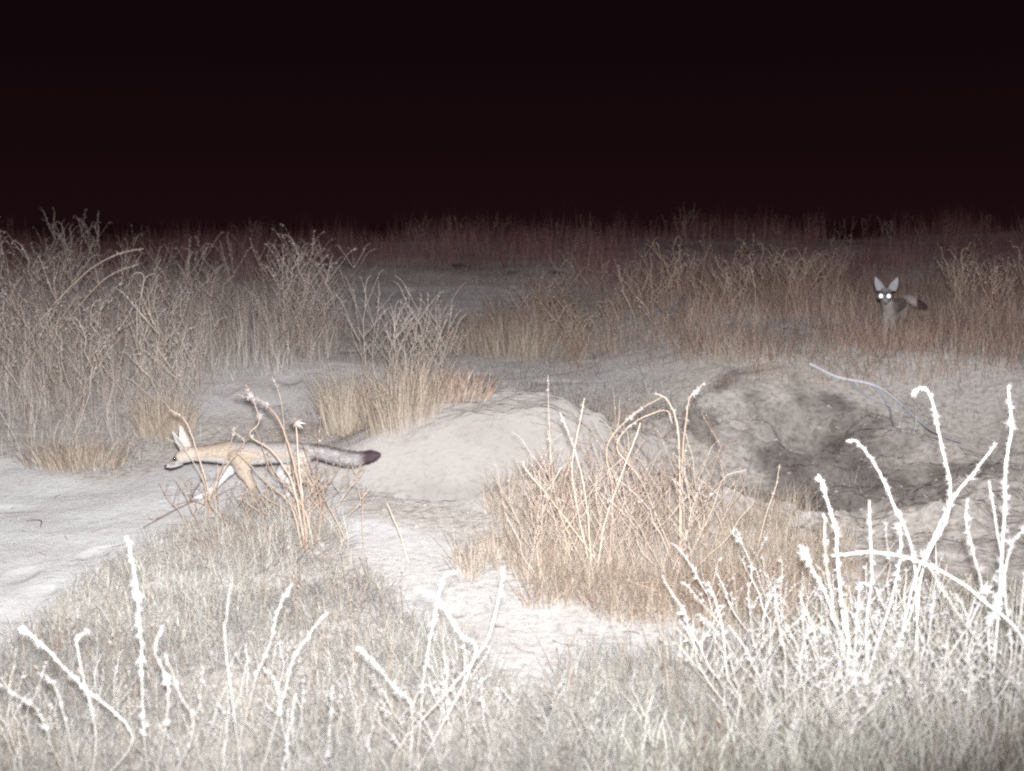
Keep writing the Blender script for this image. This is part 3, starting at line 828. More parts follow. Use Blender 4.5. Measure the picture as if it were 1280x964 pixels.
# ---- stalks in front of the near fox (pixels of the 1280 photo: zoom/4 + (180,460))
def z1(*a): return [(180 + x / 4, 460 + y / 4) for x, y in a]
FY = ground_at(330, 632, 3.0).y       # distance of the fox's feet
SY = FY - 0.32
b = ground_at(383, 690, 2.5)
traced('coiled_weed', 'tall dry weed with coiled brown tips standing in front of the fox\'s hindquarters', 'weed', [
    W(z1((820, 930), (790, 650), (740, 450), (690, 300), (640, 215), (575, 165), (520, 150), (450, 140)), (b.y, SY), 0.019, 0.70, 0.0034),
    W(z1((815, 920), (800, 700), (775, 500), (762, 300), (745, 262)), (b.y, SY), 0.022, 0.90, 0.0032),
    W(z1((800, 860), (740, 580), (640, 420), (530, 335), (575, 270), (565, 190), (520, 80)), (b.y, SY), 0.017, 0.55, 0.0028, cov=0.6),
    W(z1((830, 930), (850, 600), (870, 450), (885, 180)), (b.y, SY + 0.05), 0.008, 0.6, 0.0013, cov=0.3),
    W(z1((810, 900), (760, 640), (650, 520), (600, 400), (560, 300)), (b.y, SY), 0, 0.6, 0.0022),
    W(z1((1010, 860), (930, 700), (880, 600), (830, 500)), (b.y, SY + 0.1), 0, 0.6, 0.0024),
    W(z1((800, 760), (850, 650), (940, 555)), (SY, SY), 0, 0.6, 0.0019),
    W(z1((990, 830), (900, 730), (830, 640)), (SY + 0.02, SY), 0, 0.6, 0.0024),
    W(z1((770, 800), (690, 700), (600, 640), (540, 530)), (SY, SY), 0, 0.5, 0.0020),
    W(z1((830, 900), (820, 760), (870, 690), (920, 660)), (SY - 0.05, SY), 0, 0.5, 0.0020),
    W(z1((850, 900), (800, 700), (690, 560), (640, 480), (620, 400)), (b.y, SY), 0.010, 0.8, 0.0018, cov=0.6),
    W(z1((845, 900), (870, 760), (905, 640), (900, 560)), (b.y, SY + 0.1), 0.010, 0.8, 0.0020, cov=0.5),
    W(z1((800, 900), (780, 760), (720, 640), (700, 560), (720, 500)), (b.y, SY), 0.012, 0.75, 0.0020, cov=0.6),
    W(z1((860, 930), (880, 700), (850, 560), (800, 430), (780, 350)), (b.y, SY + 0.05), 0.011, 0.75, 0.0022, cov=0.6),
    W(z1((790, 900), (735, 700), (640, 600), (560, 520), (470, 430)), (b.y, SY), 0.010, 0.8, 0.0020, cov=0.5),
    W(z1((780, 830), (745, 600), (720, 500), (690, 180), (650, 40)), (SY, SY + 0.1), 0.010, 0.75, 0.0011, cov=0.5),
], tuple(b))
b = ground_at(262, 650, 2.5)
traced('coiled_weed', 'dry weed with a bent hooked stalk standing in front of the fox\'s neck and chest', 'weed', [
    W(z1((330, 740), (320, 600), (270, 440), (235, 330), (190, 250), (130, 215)), (b.y, SY), 0.008, 0.72, 0.0028, cov=0.5),
    W(z1((320, 740), (345, 600), (395, 470), (445, 320), (458, 282)), (b.y, SY), 0.010, 0.85, 0.0024),
    W(z1((325, 720), (350, 600), (450, 440), (530, 350)), (b.y, SY), 0, 0.8, 0.0028),
    W(z1((320, 700), (300, 560), (200, 400), (110, 345)), (b.y, SY), 0, 0.8, 0.0016),
    W(z1((330, 640), (420, 480), (500, 380), (440, 310)), (SY, SY), 0.006, 0.7, 0.0018, cov=0.5),
    W(z1((400, 830), (340, 690), (320, 600)), (b.y - 0.05, b.y), 0, 0.8, 0.0022),
    W(z1((330, 700), (240, 660), (140, 690)), (b.y, b.y - 0.02), 0, 0.8, 0.0014),
    W(z1((160, 870), (240, 760), (310, 640)), (b.y - 0.1, b.y), 0, 0.8, 0.0018),
    W(z1((300, 680), (360, 640), (500, 570)), (b.y, b.y), 0, 0.8, 0.0014)], tuple(b))

def lying(name, label, pix, r, mat='twig', lift=0.006, fork=None, cat='twig'):
    g = [ground_at(px, py, 1.5) for px, py in pix]
    b0 = g[0]
    root = None
    mb = MB()
    for k, path in enumerate([pix] + (fork or [])):
        gg = [ground_at(px, py, 1.5) for px, py in path]
        L_ = catmull([(p.x - b0.x, p.y - b0.y, 0) for p in gg], 8 * (len(gg) - 1) + 2)
        L_[:, 2] = height(L_[:, 0] + b0.x, L_[:, 1] + b0.y) - b0.z + lift + 0.004 * rng.normal(0, 1, len(L_)).cumsum() / 4
        L_[:, 2] = np.convolve(np.pad(L_[:, 2], 2, 'edge'), np.ones(5) / 5, 'valid')
        rr = r * (1 if k == 0 else 0.6)
        v, q = tubes(L_[None], np.linspace(rr, rr * 0.45, len(L_))[None], 6)
        mb.add(v, quads=q, c=random.uniform(0.3, 0.8))
    o = mb.build(name, M[mat], smooth=True); o.location = b0
    return tag(o, label, cat)

protos = [weed_proto('wiry_weed', 'stem', 'head', h=0.20, nst=4, spread=0.75, curl=0.7, size=0.010, branches=3, rad=0.0012, cov=0.5, wild=0.3) for _ in range(4)]
sp_ = []
for zx, yo in ((820, -0.35), (860, -0.28), (760, -0.32), (900, -0.2), (300, -0.24), (340, -0.3), (700, -0.38), (880, -0.42), (560, -0.42), (250, -0.34), (640, -0.36), (430, -0.40)):
    Y = FY + yo; sp_.append(((180 + zx / 4 - 640) / F * Y, Y))
plant_out(protos, sp_, 'small wiry weed tangled at the feet of the fox walking left', 'weed', 'wiry weeds before the walking fox', 0.8, 1.2)

lying('fallen_twig', 'long dark twig slanting down to the left from the weed before the fox', z1((330, 665), (230, 710), (130, 760), (0, 832)), 0.0042, fork=[z1((130, 760), (60, 790), (20, 800)), z1((230, 710), (260, 640), (300, 590))], lift=0.02)
lying('fallen_twig', 'curved twig lying under the fox between the two weeds', z1((345, 680), (480, 675), (560, 690), (610, 715)), 0.0028)
lying('fallen_twig', 'twig lying in front of the fox below the taller weed', z1((390, 810), (520, 765), (640, 740), (720, 745), (785, 810)), 0.0034, fork=[z1((640, 740), (600, 700), (560, 600))])
lying('fallen_twig', 'short thick twig on the matted grass below the taller weed', z1((590, 830), (650, 890), (700, 940)), 0.0042)
lying('fallen_twig', 'tiny black forked twig alone on the sand at the left', [(33, 653), (45, 655), (52, 657), (51, 664)], 0.0030, lift=0.004)
lying('fallen_twig', 'thick reddish stalk lying in the grass before the pit', [(762, 722), (790, 740), (825, 752), (855, 765)], 0.0045, mat='stem', lift=0.03, fork=[[(800, 744), (840, 750), (872, 770)]])
lying('fallen_twig', 'thin dark stem lying on the dirt left of the brown grass', [(612, 478), (660, 474), (700, 470), (742, 462)], 0.0035)
lying('dead_branch', 'bleached grey branch lying over the rim of the pit', [(1012, 465), (1045, 480), (1090, 490), (1120, 512), (1150, 540), (1200, 565)], 0.0095, mat='greytwig', lift=0.03,
      fork=[[(1090, 490), (1110, 520), (1120, 548), (1150, 545)], [(1060, 484), (1085, 505), (1140, 528), (1175, 560)]], cat='branch')
# upright single stems on the sand
for nm, lab, pp, yy in (('dry_stem', 'single pale bent stem sticking up from the sandy path', [(512, 705), (500, 668), (485, 628)], 3.5),
                        ('dry_stem', 'faint thin stem standing on the sand left of the bent stem', [(455, 700), (452, 640), (454, 605)], 3.5)):
    g = ground_at(pp[0][0], pp[0][1], 2.0)
    traced(nm, lab, 'stem', [dict(p=pp, Y=(g.y, g.y + 0.03), r=0.0026 if 'bent' in lab and 'left' not in lab else 0.0012, sz=0)], tuple(g))

# ---- tussock behind the fox's tail
def tussock(name, label, cx, cy, rx, ry, n, h, lean, w=(0.002, 0.004), mat='straw', tlo=.3, thi=1.0):
    a = rng.uniform(0, 6.28, n); q = np.sqrt(rng.uniform(0, 1, n))
    x = cx + rx * q * np.cos(a); y = cy + ry * q * np.sin(a)
    z0 = hz(cx, cy)
    root = np.stack([x - cx, y - cy, height(x, y) - z0 - 0.005], -1)
    v, t, qd, m = blades(root, rng.uniform(h * 0.45, h, n), rng.uniform(*w, n), a + rng.normal(0, 0.6, n), q * lean + np.abs(rng.normal(0, 0.08, n)), rng.normal(0.45, 0.6, n), 3)
    mb = MB(); mb.add(v, t, qd, np.repeat(rng.uniform(tlo, thi, n), m))
    o = mb.build(name, M[mat]); o.location = (cx, cy, z0)
    return tag(o, label, 'grass tussock')
g = ground_at(430, 540, 3.0)
tussock('grass_tussock', 'pale yellowish tussock at the left foot of the weed clump above the fox\'s tail', g.x, g.y, 0.09, 0.10, 480, 0.38, 0.22, tlo=0.65, w=(0.0014, 0.003))
g = ground_at(505, 525, 3.0)
tussock('grass_tussock', 'wider straw tussock under the seedy weeds above the fox\'s tail', g.x, g.y, 0.15, 0.15, 520, 0.33, 0.25, tlo=0.35, w=(0.0012, 0.0028))
g = ground_at(565, 500, 3.0)
tussock('grass_tussock', 'low brown tussock at the right of the weed clump behind the mound', g.x, g.y, 0.16, 0.14, 500, 0.17, 0.5, mat='brownstraw')
g = ground_at(208, 545, 3.0)
tussock('grass_tussock', 'small pale tussock behind the fox\'s ears at the edge of the left bank', g.x, g.y, 0.12, 0.10, 420, 0.28, 0.3, tlo=0.55)
g = ground_at(95, 585, 3.0)
tussock('grass_tussock', 'small grey tussock at the edge of the sand at the left', g.x, g.y, 0.2, 0.1, 420, 0.17, 0.4)
g = ground_at(320, 690, 2.0)
tussock('grass_tussock', 'tangled low tussock at the top of the near matted slope', g.x, g.y, 0.26, 0.2, 650, 0.11, 1.1, w=(0.0012, 0.0026))
g = ground_at(640, 440, 3.0)
tussock('grass_tussock', 'round pale tussock on the flat left of the brown grass', g.x, g.y, 0.42, 0.4, 900, 0.30, 0.35)
g = ground_at(690, 525, 3.0)

cl = ground_at(490, 515, 3.0)
protos = [weed_proto('seedy_weed', 'bankstem', 'head', h=0.66, nst=4, spread=0.42, curl=0.9, size=0.015, branches=5, rad=0.0019, cov=0.8, wild=0.12) for _ in range(5)]
sp_ = [(cl.x + dx, cl.y + dy) for dx, dy in ((-0.12, 0), (0.0, 0.05), (0.13, -0.02), (0.24, 0.1), (-0.02, -0.12), (0.18, 0.2), (0.08, 0.15), (0.06, -0.08))]
plant_out(protos, sp_, 'seedy branching weed in the clump above the fox\'s tail', 'weed', 'seedy weeds in the clump behind the fox', 0.65, 0.95)
# big weed clump right of the mound
RY = 3.55
protos = [weed_proto('branching_weed', ('stem', 'bankstem')[_ % 2], 'head', h=0.38, nst=5, spread=0.7, curl=0.9, size=0.009, branches=4, rad=0.0013, cov=0.5, wild=0.25) for _ in range(6)]
sp_ = []
for i in range(26):
    px = random.uniform(665, 900); Y = random.uniform(3.1, 3.75)
    sp_.append(((px - 640) / F * Y, Y))
plant_out(protos, sp_, 'tangled brown weed with bare branching stems right of the mound', 'weed', 'tangled weeds right of the mound', 0.7, 1.1)
b = ground_at(745, 720, 2.5)
traced('coiled_weed', 'brown weed with forked curled tips standing right before the mound', 'weed', [
    W([(740, 722), (735, 640), (722, 570), (700, 515)], (b.y, b.y), 0.011, 0.82, 0.0024),
    W([(735, 700), (715, 600), (722, 545), (732, 500)], (b.y, b.y), 0.009, 0.85, 0.0020),
    W([(735, 715), (700, 640), (688, 560), (685, 470)], (b.y, b.y + 0.1), 0.007, 0.7, 0.0012, cov=0.4),
    W([(745, 720), (760, 640), (790, 560), (800, 530)], (b.y, b.y), 0, 0.8, 0.0024),
    W([(745, 700), (700, 640), (660, 590), (655, 575)], (b.y, b.y), 0.006, 0.85, 0.0017),
    W([(760, 720), (765, 620), (758, 560), (790, 520), (825, 500)], (b.y, b.y + 0.05), 0.010, 0.72, 0.0020)], tuple(b), group='coiled weeds right of the mound')
b = ground_at(850, 700, 2.5)
traced('coiled_weed', 'brown weed whose curled fuzzy tips lean over the left rim of the pit', 'weed', [
    W([(850, 700), (850, 620), (850, 560), (846, 525), (836, 500), (820, 490)], (b.y, b.y), 0.011, 0.70, 0.0028),
    W([(852, 700), (853, 600), (856, 530), (862, 495), (878, 478)], (b.y, b.y), 0.011, 0.70, 0.0028),
    W([(840, 690), (800, 600), (770, 560), (790, 530), (830, 512), (840, 528)], (b.y, b.y - 0.02), 0.010, 0.68, 0.0020),
    W([(860, 700), (890, 640), (905, 600), (930, 590)], (b.y, b.y), 0.006, 0.8, 0.0016),
    W([(860, 705), (880, 650), (872, 600), (900, 620)], (b.y, b.y), 0.006, 0.8, 0.0016)], tuple(b), group='coiled weeds right of the mound')
b = ground_at(905, 690, 2.5)
traced('coiled_weed', 'small sparse weed at the right end of the tangled clump, before the pit', 'weed', [
    W([(905, 700), (900, 650), (880, 615), (882, 605)], (b.y, b.y), 0.010, 0.75, 0.0018),
    W([(905, 700), (905, 640), (906, 600), (905, 575)], (b.y, b.y), 0.009, 0.75, 0.0018),
    W([(905, 700), (915, 640), (930, 610), (935, 585)], (b.y, b.y), 0, 0.75, 0.0018),
    W([(940, 710), (955, 650), (970, 605), (975, 580)], (b.y, b.y), 0.009, 0.6, 0.0018, cov=0.6)], tuple(b), group='coiled weeds right of the mound')
# long bare stems leaning across the left bank
for k, (lab, pp, Y0) in enumerate((('long thick stem slanting up to the right across the left weed bank', [(20, 445), (60, 390), (110, 340), (150, 318), (180, 312)], 6.3),
                                   ('long bare stem crossing the middle of the left weed bank', [(25, 465), (75, 410), (130, 350), (175, 330)], 6.1),
                                   ('bent stem leaning against the right end of the left weed bank', [(408, 470), (385, 430), (368, 395), (360, 370)], 6.8))):
    x0 = (pp[0][0] - 640) / F * Y0
    traced('leaning_stem', lab, 'stem', [dict(p=[(pp[0][0] - 8, project(x0, Y0, hz(x0, Y0))[1].item() if hasattr(project(x0, Y0, hz(x0, Y0))[1], 'item') else float(project(x0, Y0, hz(x0, Y0))[1]))] + pp, Y=(Y0, Y0 + 0.1), r=0.0030, sz=0.012, t0=0.82)], (x0, Y0, hz(x0, Y0)))

# oat-like husks over the near carpet
def husks(n):
    p = scatter(n, (-1.5, 1.6), (1.3, 3.2), lambda x, y, z: kp(x, y, z) & (fbm(x, y, 0.5, 2, 66) + 0.3 * x > -0.05))
    N = len(p); h = rng.uniform(0.05, 0.16, N)
    P = p + np.stack([rng.normal(0, .02, N), rng.normal(0, .02, N), h], -1)
    A = np.stack([rng.normal(0, .5, N), rng.normal(0, .5, N), rng.choice([-0.6, 1.0], N)], -1)
    v, q = tufts(P, A, rng.uniform(0.008, 0.017, N), 3, 0.2, 0.2)
    mb = MB(); mb.add(v, quads=q, c=np.repeat(rng.uniform(0.4, 1, N), 12))
    line = np.stack([p, (p + P) / 2 + rng.normal(0, .006, (N, 3)), P], 1)
    v, q = tubes(line, np.full((N, 3), 0.0007), 3); mb.add(v, quads=q, c=0.6)
    tag(mb.build('oat_husks', M['straw']), 'pale oat husks nodding over the near grass', 'husks', kind='stuff')
husks(1500)

# ------------------------------------------------------------------ foxes
def fur_mat(name, transl=0.0):
    m, n, out = new_mat(name)
    a = n.nodes.new('ShaderNodeAttribute'); a.attribute_name = 'coat'
    g = n.nodes.new('ShaderNodeTexCoord')
    nz = n.nodes.new('ShaderNodeTexNoise'); nz.inputs['Scale'].default_value = 160; nz.inputs['Detail'].default_value = 3
    n.links.new(g.outputs['Object'], nz.inputs['Vector'])
    r = ramp(n, [(0.3, (0.72, 0.70, 0.68)), (0.6, (1.08, 1.08, 1.08))]); n.links.new(nz.outputs['Fac'], r.inputs[0])
    x = n.nodes.new('ShaderNodeMix'); x.data_type = 'RGBA'; x.blend_type = 'MULTIPLY'; x.inputs[0].default_value = 0.8
    n.links.new(a.outputs['Vector'], x.inputs[6]); n.links.new(r.outputs[0], x.inputs[7])
    d = n.nodes.new('ShaderNodeBsdfPrincipled'); d.inputs['Roughness'].default_value = 0.75
    d.inputs['Specular IOR Level'].default_value = 0.25
    n.links.new(x.outputs[2], d.inputs['Base Color']); n.links.new(d.outputs[0], out.inputs[0])
    return m
M['fur'] = fur_mat('fox_fur')
def simple(name, col, rough, metal=0.0):
    m, n, out = new_mat(name)
    d = n.nodes.new('ShaderNodeBsdfPrincipled'); d.inputs['Base Color'].default_value = (*col, 1)
    d.inputs['Roughness'].default_value = rough; d.inputs['Metallic'].default_value = metal
    n.links.new(d.outputs[0], out.inputs[0]); return m
M['nose'] = simple('nose_leather', (0.025, 0.02, 0.02), 0.35)
M['eye'] = simple('dark_eye', (0.02, 0.012, 0.008), 0.08)
M['tapetum'] = simple('reflecting_eye', (0.95, 0.97, 1.0), 0.36, 1.0)

_u, _v = np.meshgrid(np.linspace(0, 2 * math.pi, 14, endpoint=False), np.linspace(0.2, math.pi - 0.2, 8))
SPH = np.stack([np.cos(_u) * np.sin(_v), np.sin(_u) * np.sin(_v), np.cos(_v)], -1).reshape(-1, 3)
SPH = np.concatenate([SPH, [[0, 0, 1], [0, 0, -1]]])
_q = []; _t = []
for j in range(7):
    for i in range(14): _q.append((j * 14 + i, (j + 1) * 14 + i, (j + 1) * 14 + (i + 1) % 14, j * 14 + (i + 1) % 14))
for i in range(14):
    _t.append((112, i, (i + 1) % 14)); _t.append((113, 98 + (i + 1) % 14, 98 + i))
_q = np.array(_q); _t = np.array(_t)

def fox_body(chains, ears, voxel, name, parent, coat, furlen, nfur, leg_k=1.0):
    """chains: lists of (x,y,z, r, wy) -> spheres strung along, fused into one skin"""
    mb = MB()
    for ci, ch in enumerate(chains):
        if leg_k != 1 and ch[-1][2] < 0.03: ch = [ch[0]] + [(a[0], a[1], a[2], a[3] * leg_k, a[4]) for a in ch[1:]]
        for a, b in zip(ch[:-1], ch[1:]):
            a = np.array(a, float); b = np.array(b, float)
            L = np.linalg.norm(b[:3] - a[:3]); n = max(2, int(L / (min(a[3], b[3]) * 0.3)) + 1)
            for t in np.linspace(0, 1, n):
                p = a + (b - a) * t
                mb.add(p[:3] + SPH * np.array([p[3], p[3] * p[4], p[3]]), _t, _q)
    for (base, tip, wdir, ndir, width, cup) in ears:
        base, tip, wdir, ndir = [np.array(k, float) for k in (base, tip, wdir, ndir)]
        rows = []
        for t in np.linspace(0, 1, 9):
            wd = width * (1 - t ** 1.7) * (1.0 + 0.25 * math.sin(t * 3.1)) * 0.5 + 0.002
            for s in np.linspace(-1, 1, 7):
                c = base + (tip - base) * t + wdir * wd * s + ndir * (-(1 - s * s) * cup * (1 - 0.8 * t))
                rows.append(c)
        rows = np.array(rows).reshape(9, 7, 3)
        th = voxel * 1.25
        V_ = np.concatenate([(rows + ndir * th).reshape(-1, 3), (rows - ndir * th).reshape(-1, 3)])
        q = []
        for j in range(8):
            for i in range(6):
                k = j * 7 + i
                q.append((k, k + 1, k + 8, k + 7)); q.append((63 + k, 63 + k + 7, 63 + k + 8, 63 + k + 1))
        for j in range(8):
            k = j * 7; q.append((k, k + 7, 63 + k + 7, 63 + k)); k += 6; q.append((k, 63 + k, 63 + k + 7, k + 7))
        for i in range(6):
            q.append((i, 63 + i, 63 + i + 1, i + 1)); k = 56 + i; q.append((k, k + 1, 63 + k + 1, 63 + k))
        mb.add(V_, quads=np.array(q))
    o = mb.build('tmp', M['fur'])
    md = o.modifiers.new('r', 'REMESH'); md.mode = 'VOXEL'; md.voxel_size = voxel
    sm = o.modifiers.new('s', 'SMOOTH'); sm.factor = 0.5; sm.iterations = 5
    dg = bpy.context.evaluated_depsgraph_get()
    me = bpy.data.meshes.new_from_object(o.evaluated_get(dg))
    bpy.data.objects.remove(o)
    for at_ in list(me.attributes):
        if at_.name in ('tint', 'coat'): me.attributes.remove(at_)
    n = len(me.vertices); co = np.empty(n * 3, np.float32); me.vertices.foreach_get('co', co); co = co.reshape(-1, 3)
    no = np.empty(n * 3, np.float32); me.vertices.foreach_get('normal', no); no = no.reshape(-1, 3)
    a = me.attributes.new('coat', 'FLOAT_VECTOR', 'POINT'); a.data.foreach_set('vector', coat(co, no).astype(np.float32).ravel())
    me.polygons.foreach_set('use_smooth', np.ones(len(me.polygons), bool))
    me.materials.clear(); me.materials.append(M['fur'])
    body = bpy.data.objects.new(name, me); COL.objects.link(body); body.parent = parent
    # fur: short strands laid back along the coat
    idx = rng.integers(0, n, nfur)
    P = co[idx] + rng.normal(0, voxel * 0.5, (nfur, 3)); Nn = no[idx]
    ln, flow = furlen(P)
    D = flow - (flow * Nn).sum(1, keepdims=True) * Nn
    D /= np.linalg.norm(D, axis=1, keepdims=True) + 1e-6
    D = D * 0.9 + Nn * 0.38 + rng.normal(0, 0.16, (nfur, 3))
    D /= np.linalg.norm(D, axis=1, keepdims=True)
    L = (ln * rng.uniform(0.6, 1.2, nfur))[:, None]
    Wd = np.cross(D, Nn); Wd /= np.linalg.norm(Wd, axis=1, keepdims=True) + 1e-6
    w = L * 0.07
    P0 = P - Nn * 0.001
    V_ = np.stack([P0 - Wd * w, P0 + Wd * w, P0 + D * L], 1).reshape(-1, 3)
    cc = coat(P, Nn) * rng.uniform(0.6, 1.3, (nfur, 1))
    f = MB(); f.add(V_, np.arange(nfur * 3).reshape(-1, 3), c=np.repeat(cc, 3, 0).astype(np.float32))
    f.build('fur', M['fur'], body)
    return body

def blob(name, mat, parent, c, r, ax=(1, 1, 1)):
    mb = MB(); mb.add(SPH * r * np.array(ax), _t, _q)
    o = mb.build(name, M[mat], parent, smooth=True); o.location = c
    return o

# ---- fox walking to the left
s = FY / F / 4
def fx_(zx, zy): return (500 - zx) * s, (690 - zy) * s    # forward, up
def q_(zx, zy, y, r, w=1.0):
    a, b_ = fx_(zx, zy); return (a, y, b_, r * s, w)
feet_px = 305
g = ground_at(305, 632, 3.0)
fox = empty('walking_fox', (g.x, g.y, 0))
fox.rotation_euler = (0, 0, math.pi + 0.14)
tag(fox, 'slim tan fox with black tipped tail walking left behind the dry stalks', 'fox')
chains = [
    # trunk
    [q_(300, 425, 0, 38, .85), q_(360, 425, 0, 46, .85), q_(430, 425, 0, 60, .8), q_(500, 432, 0, 62, .85), q_(580, 432, 0, 57, .9), q_(660, 430, 0, 53, .85), q_(740, 433, 0, 56, .85), q_(800, 438, 0, 52, .85), q_(830, 430, 0, 40, .85)],
    # neck to skull
    [q_(300, 425, 0, 38, .85), q_(255, 425, 0, 37, .9), q_(222, 432, 0, 38, 1.05)],
    # skull and muzzle
    [q_(222, 432, 0, 38, 1.1), q_(195, 440, 0, 33, 1.1), q_(172, 458, 0, 22, .95), q_(150, 474, 0, 15, .85), q_(128, 485, 0, 10.5, .85), q_(122, 487, 0, 9, .85)],
    [q_(190, 470, 0, 15, 1.0), q_(160, 486, 0, 10, .9), q_(138, 496, 0, 6, .9)],
    # tail
    [q_(820, 420, 0, 28, .9), q_(860, 425, 0, 30, .9), q_(910, 440, 0, 35, .9), q_(960, 455, 0, 37, .9), q_(1010, 467, 0, 36, .9), q_(1060, 472, 0, 33, .9), q_(1110, 469, 0, 29, .9), q_(1150, 460, 0, 24, .9), q_(1175, 452, 0, 12, .9)],
    # near front leg (camera side is +y after the turn)
    [q_(470, 440, 28, 0, 1)[:1] + (40 * s, q_(470, 440, 0, 1)[2], 40 * s, .7), (fx_(500, 490)[0], 42 * s, fx_(500, 490)[1], 30 * s, .75), (fx_(525, 550)[0], 42 * s, fx_(525, 550)[1], 19 * s, .85), (fx_(548, 600)[0], 42 * s, fx_(548, 600)[1], 15.5 * s, .9), (fx_(556, 655)[0], 42 * s, fx_(556, 655)[1], 13 * s, .95), (fx_(550, 674)[0], 42 * s, fx_(550, 674)[1], 13.5 * s, 1), (fx_(532, 681)[0], 42 * s, fx_(532, 681)[1], 10 * s, 1.35)],
    # far front leg reaching forward
    [(fx_(450, 450)[0], -38 * s, fx_(450, 450)[1], 38 * s, .7), (fx_(432, 505)[0], -40 * s, fx_(432, 505)[1], 25 * s, .8), (fx_(400, 555)[0], -40 * s, fx_(400, 555)[1], 17 * s, .9), (fx_(345, 615)[0], -40 * s, fx_(345, 615)[1], 13 * s, .95), (fx_(290, 650)[0], -40 * s, fx_(290, 650)[1], 12 * s, 1), (fx_(262, 664)[0], -40 * s, fx_(262, 664)[1], 13 * s, 1.1), (fx_(246, 668)[0], -40 * s, fx_(246, 668)[1], 10 * s, 1.3)],
    # near hind leg stretched back
    [(fx_(790, 450)[0], 36 * s, fx_(790, 450)[1], 48 * s, .65), (fx_(795, 500)[0], 42 * s, fx_(795, 500)[1], 38 * s, .7), (fx_(800, 550)[0], 42 * s, fx_(800, 550)[1], 26 * s, .8), (fx_(860, 590)[0], 42 * s, fx_(860, 590)[1], 16 * s, .85), (fx_(905, 615)[0], 42 * s, fx_(905, 615)[1], 14 * s, .9), (fx_(895, 665)[0], 42 * s, fx_(895, 665)[1], 11.5 * s, 1), (fx_(880, 684)[0], 42 * s, fx_(880, 684)[1], 11 * s, 1.2), (fx_(858, 688)[0], 42 * s, fx_(858, 688)[1], 9 * s, 1.4)],
    # far hind leg under the belly
    [(fx_(770, 450)[0], -34 * s, fx_(770, 450)[1], 44 * s, .65), (fx_(735, 505)[0], -40 * s, fx_(735, 505)[1], 33 * s, .7), (fx_(690, 545)[0], -40 * s, fx_(690, 545)[1], 22 * s, .8), (fx_(730, 590)[0], -40 * s, fx_(730, 590)[1], 14 * s, .9), (fx_(748, 610)[0], -40 * s, fx_(748, 610)[1], 13 * s, .9), (fx_(725, 655)[0], -40 * s, fx_(725, 655)[1], 11 * s, 1), (fx_(705, 674)[0], -40 * s, fx_(705, 674)[1], 11 * s, 1.2), (fx_(688, 677)[0], -40 * s, fx_(688, 677)[1], 9 * s, 1.4)],
]
def vec(zx, zy, y): return (fx_(zx, zy)[0], y * s, fx_(zx, zy)[1])
nd = np.array([0.72, 0.68, 0.1]); nd /= np.linalg.norm(nd)
wd_ = np.array([0.70, -0.71, 0.0])
ears = [(vec(212, 400, 22), vec(160, 300, 34), (0.75, -0.6, 0.1), (0.60, 0.80, 0.0), 52 * s, 12 * s),
        (vec(222, 402, -22), vec(190, 280, -36), (0.75, 0.6, 0.1), (0.60, -0.80, 0.0), 54 * s, 12 * s)]
def lerp3(a, b, t): return a * (1 - t[:, None]) + b * t[:, None]
GREY = np.array([0.25, 0.23, 0.22]); BUFF = np.array([0.295, 0.245, 0.195]); WHITE = np.array([0.37, 0.365, 0.36]); DARK = np.array([0.05, 0.032, 0.038])
def coat1(p, n):
    zx = 500 - p[:, 0] / s; zy = 690 - p[:, 2] / s
    N = len(p); rr = 0.5 * vnoise(p[:, 0] * 90, p[:, 2] * 90, 4) 
    c = np.tile(BUFF, (N, 1))
    back = 1 - sstep(385, 430, zy + 12 * rr); back *= sstep(400, 520, zx)
    flank = 0.55 * sstep(540, 620, zx) * (1 - sstep(470, 500, zy))
    c = lerp3(c, np.tile(GREY, (N, 1)), np.clip(back + flank, 0, 1))
    belly = sstep(438, 462, zy + 8 * rr) * (1 - sstep(515, 520, zy) * (p[:, 1] > 0)) * sstep(-0.2, -0.7, n[:, 2]) * (zx > 200) * (zx < 800)
    c = lerp3(c, np.tile(WHITE, (N, 1)), np.clip(belly, 0, 1))
    throat = ((zx < 400) & (zy > 445 - 0.02 * (zx - 250))).astype(float) * sstep(120, 170, zx) * (zy < 520)
    c = lerp3(c, np.tile(WHITE, (N, 1)), throat * 0.95)
    hd = (zx < 260) & (zy < 460)
    c[hd] = c[hd] * 0.35 + np.array([0.33, 0.285, 0.25]) * 0.65
    ch = (zx < 215) & (zy > 466) ; c[ch] = WHITE * 0.8
    mz = (zx < 168) & (zy < 474 + (168 - zx) * 0.35) & (zx > 135); c[mz] = c[mz] * 0.3 + np.array([0.13, 0.10, 0.095]) * 0.7
    ep = np.hypot(zx - 166, zy - 447) < 13; c[ep] = c[ep] * 0.35
    lip = (zx < 175) & (zy > 491) & (zx > 120); c[lip] = c[lip] * 0.35
    far = (p[:, 1] < -12 * s) & (zy > 490); c[far] = WHITE * 0.98
    paw = (zy > 655); c[paw] = c[paw] * 0.4 + WHITE * 0.6
    thigh = (zx > 775) & (zx < 850) & (zy > 420) & (zy < 520) & (p[:, 1] > 0); c[thigh] = c[thigh] * 0.75 + WHITE * 0.25
    ear = (zy < 398) & (zx < 245)
    inn = ear & (n[:, 0] > 0.15); c[ear] = np.array([0.42, 0.36, 0.31]); c[inn] = WHITE
    tl = zx > 838
    c[tl] = np.array([0.23, 0.218, 0.215]) + 0.22 * rr[tl][:, None]
    top = tl & (n[:, 2] > 0.72); c[top] = np.array([0.15, 0.125, 0.125])
    und = tl & (n[:, 2] < -0.75); c[und] = np.array([0.22, 0.19, 0.19])
    t = sstep(1075, 1112, zx + 25 * rr)
    c = lerp3(c, np.tile(DARK, (N, 1)), t)
    return np.clip(c, 0.01, 0.85)
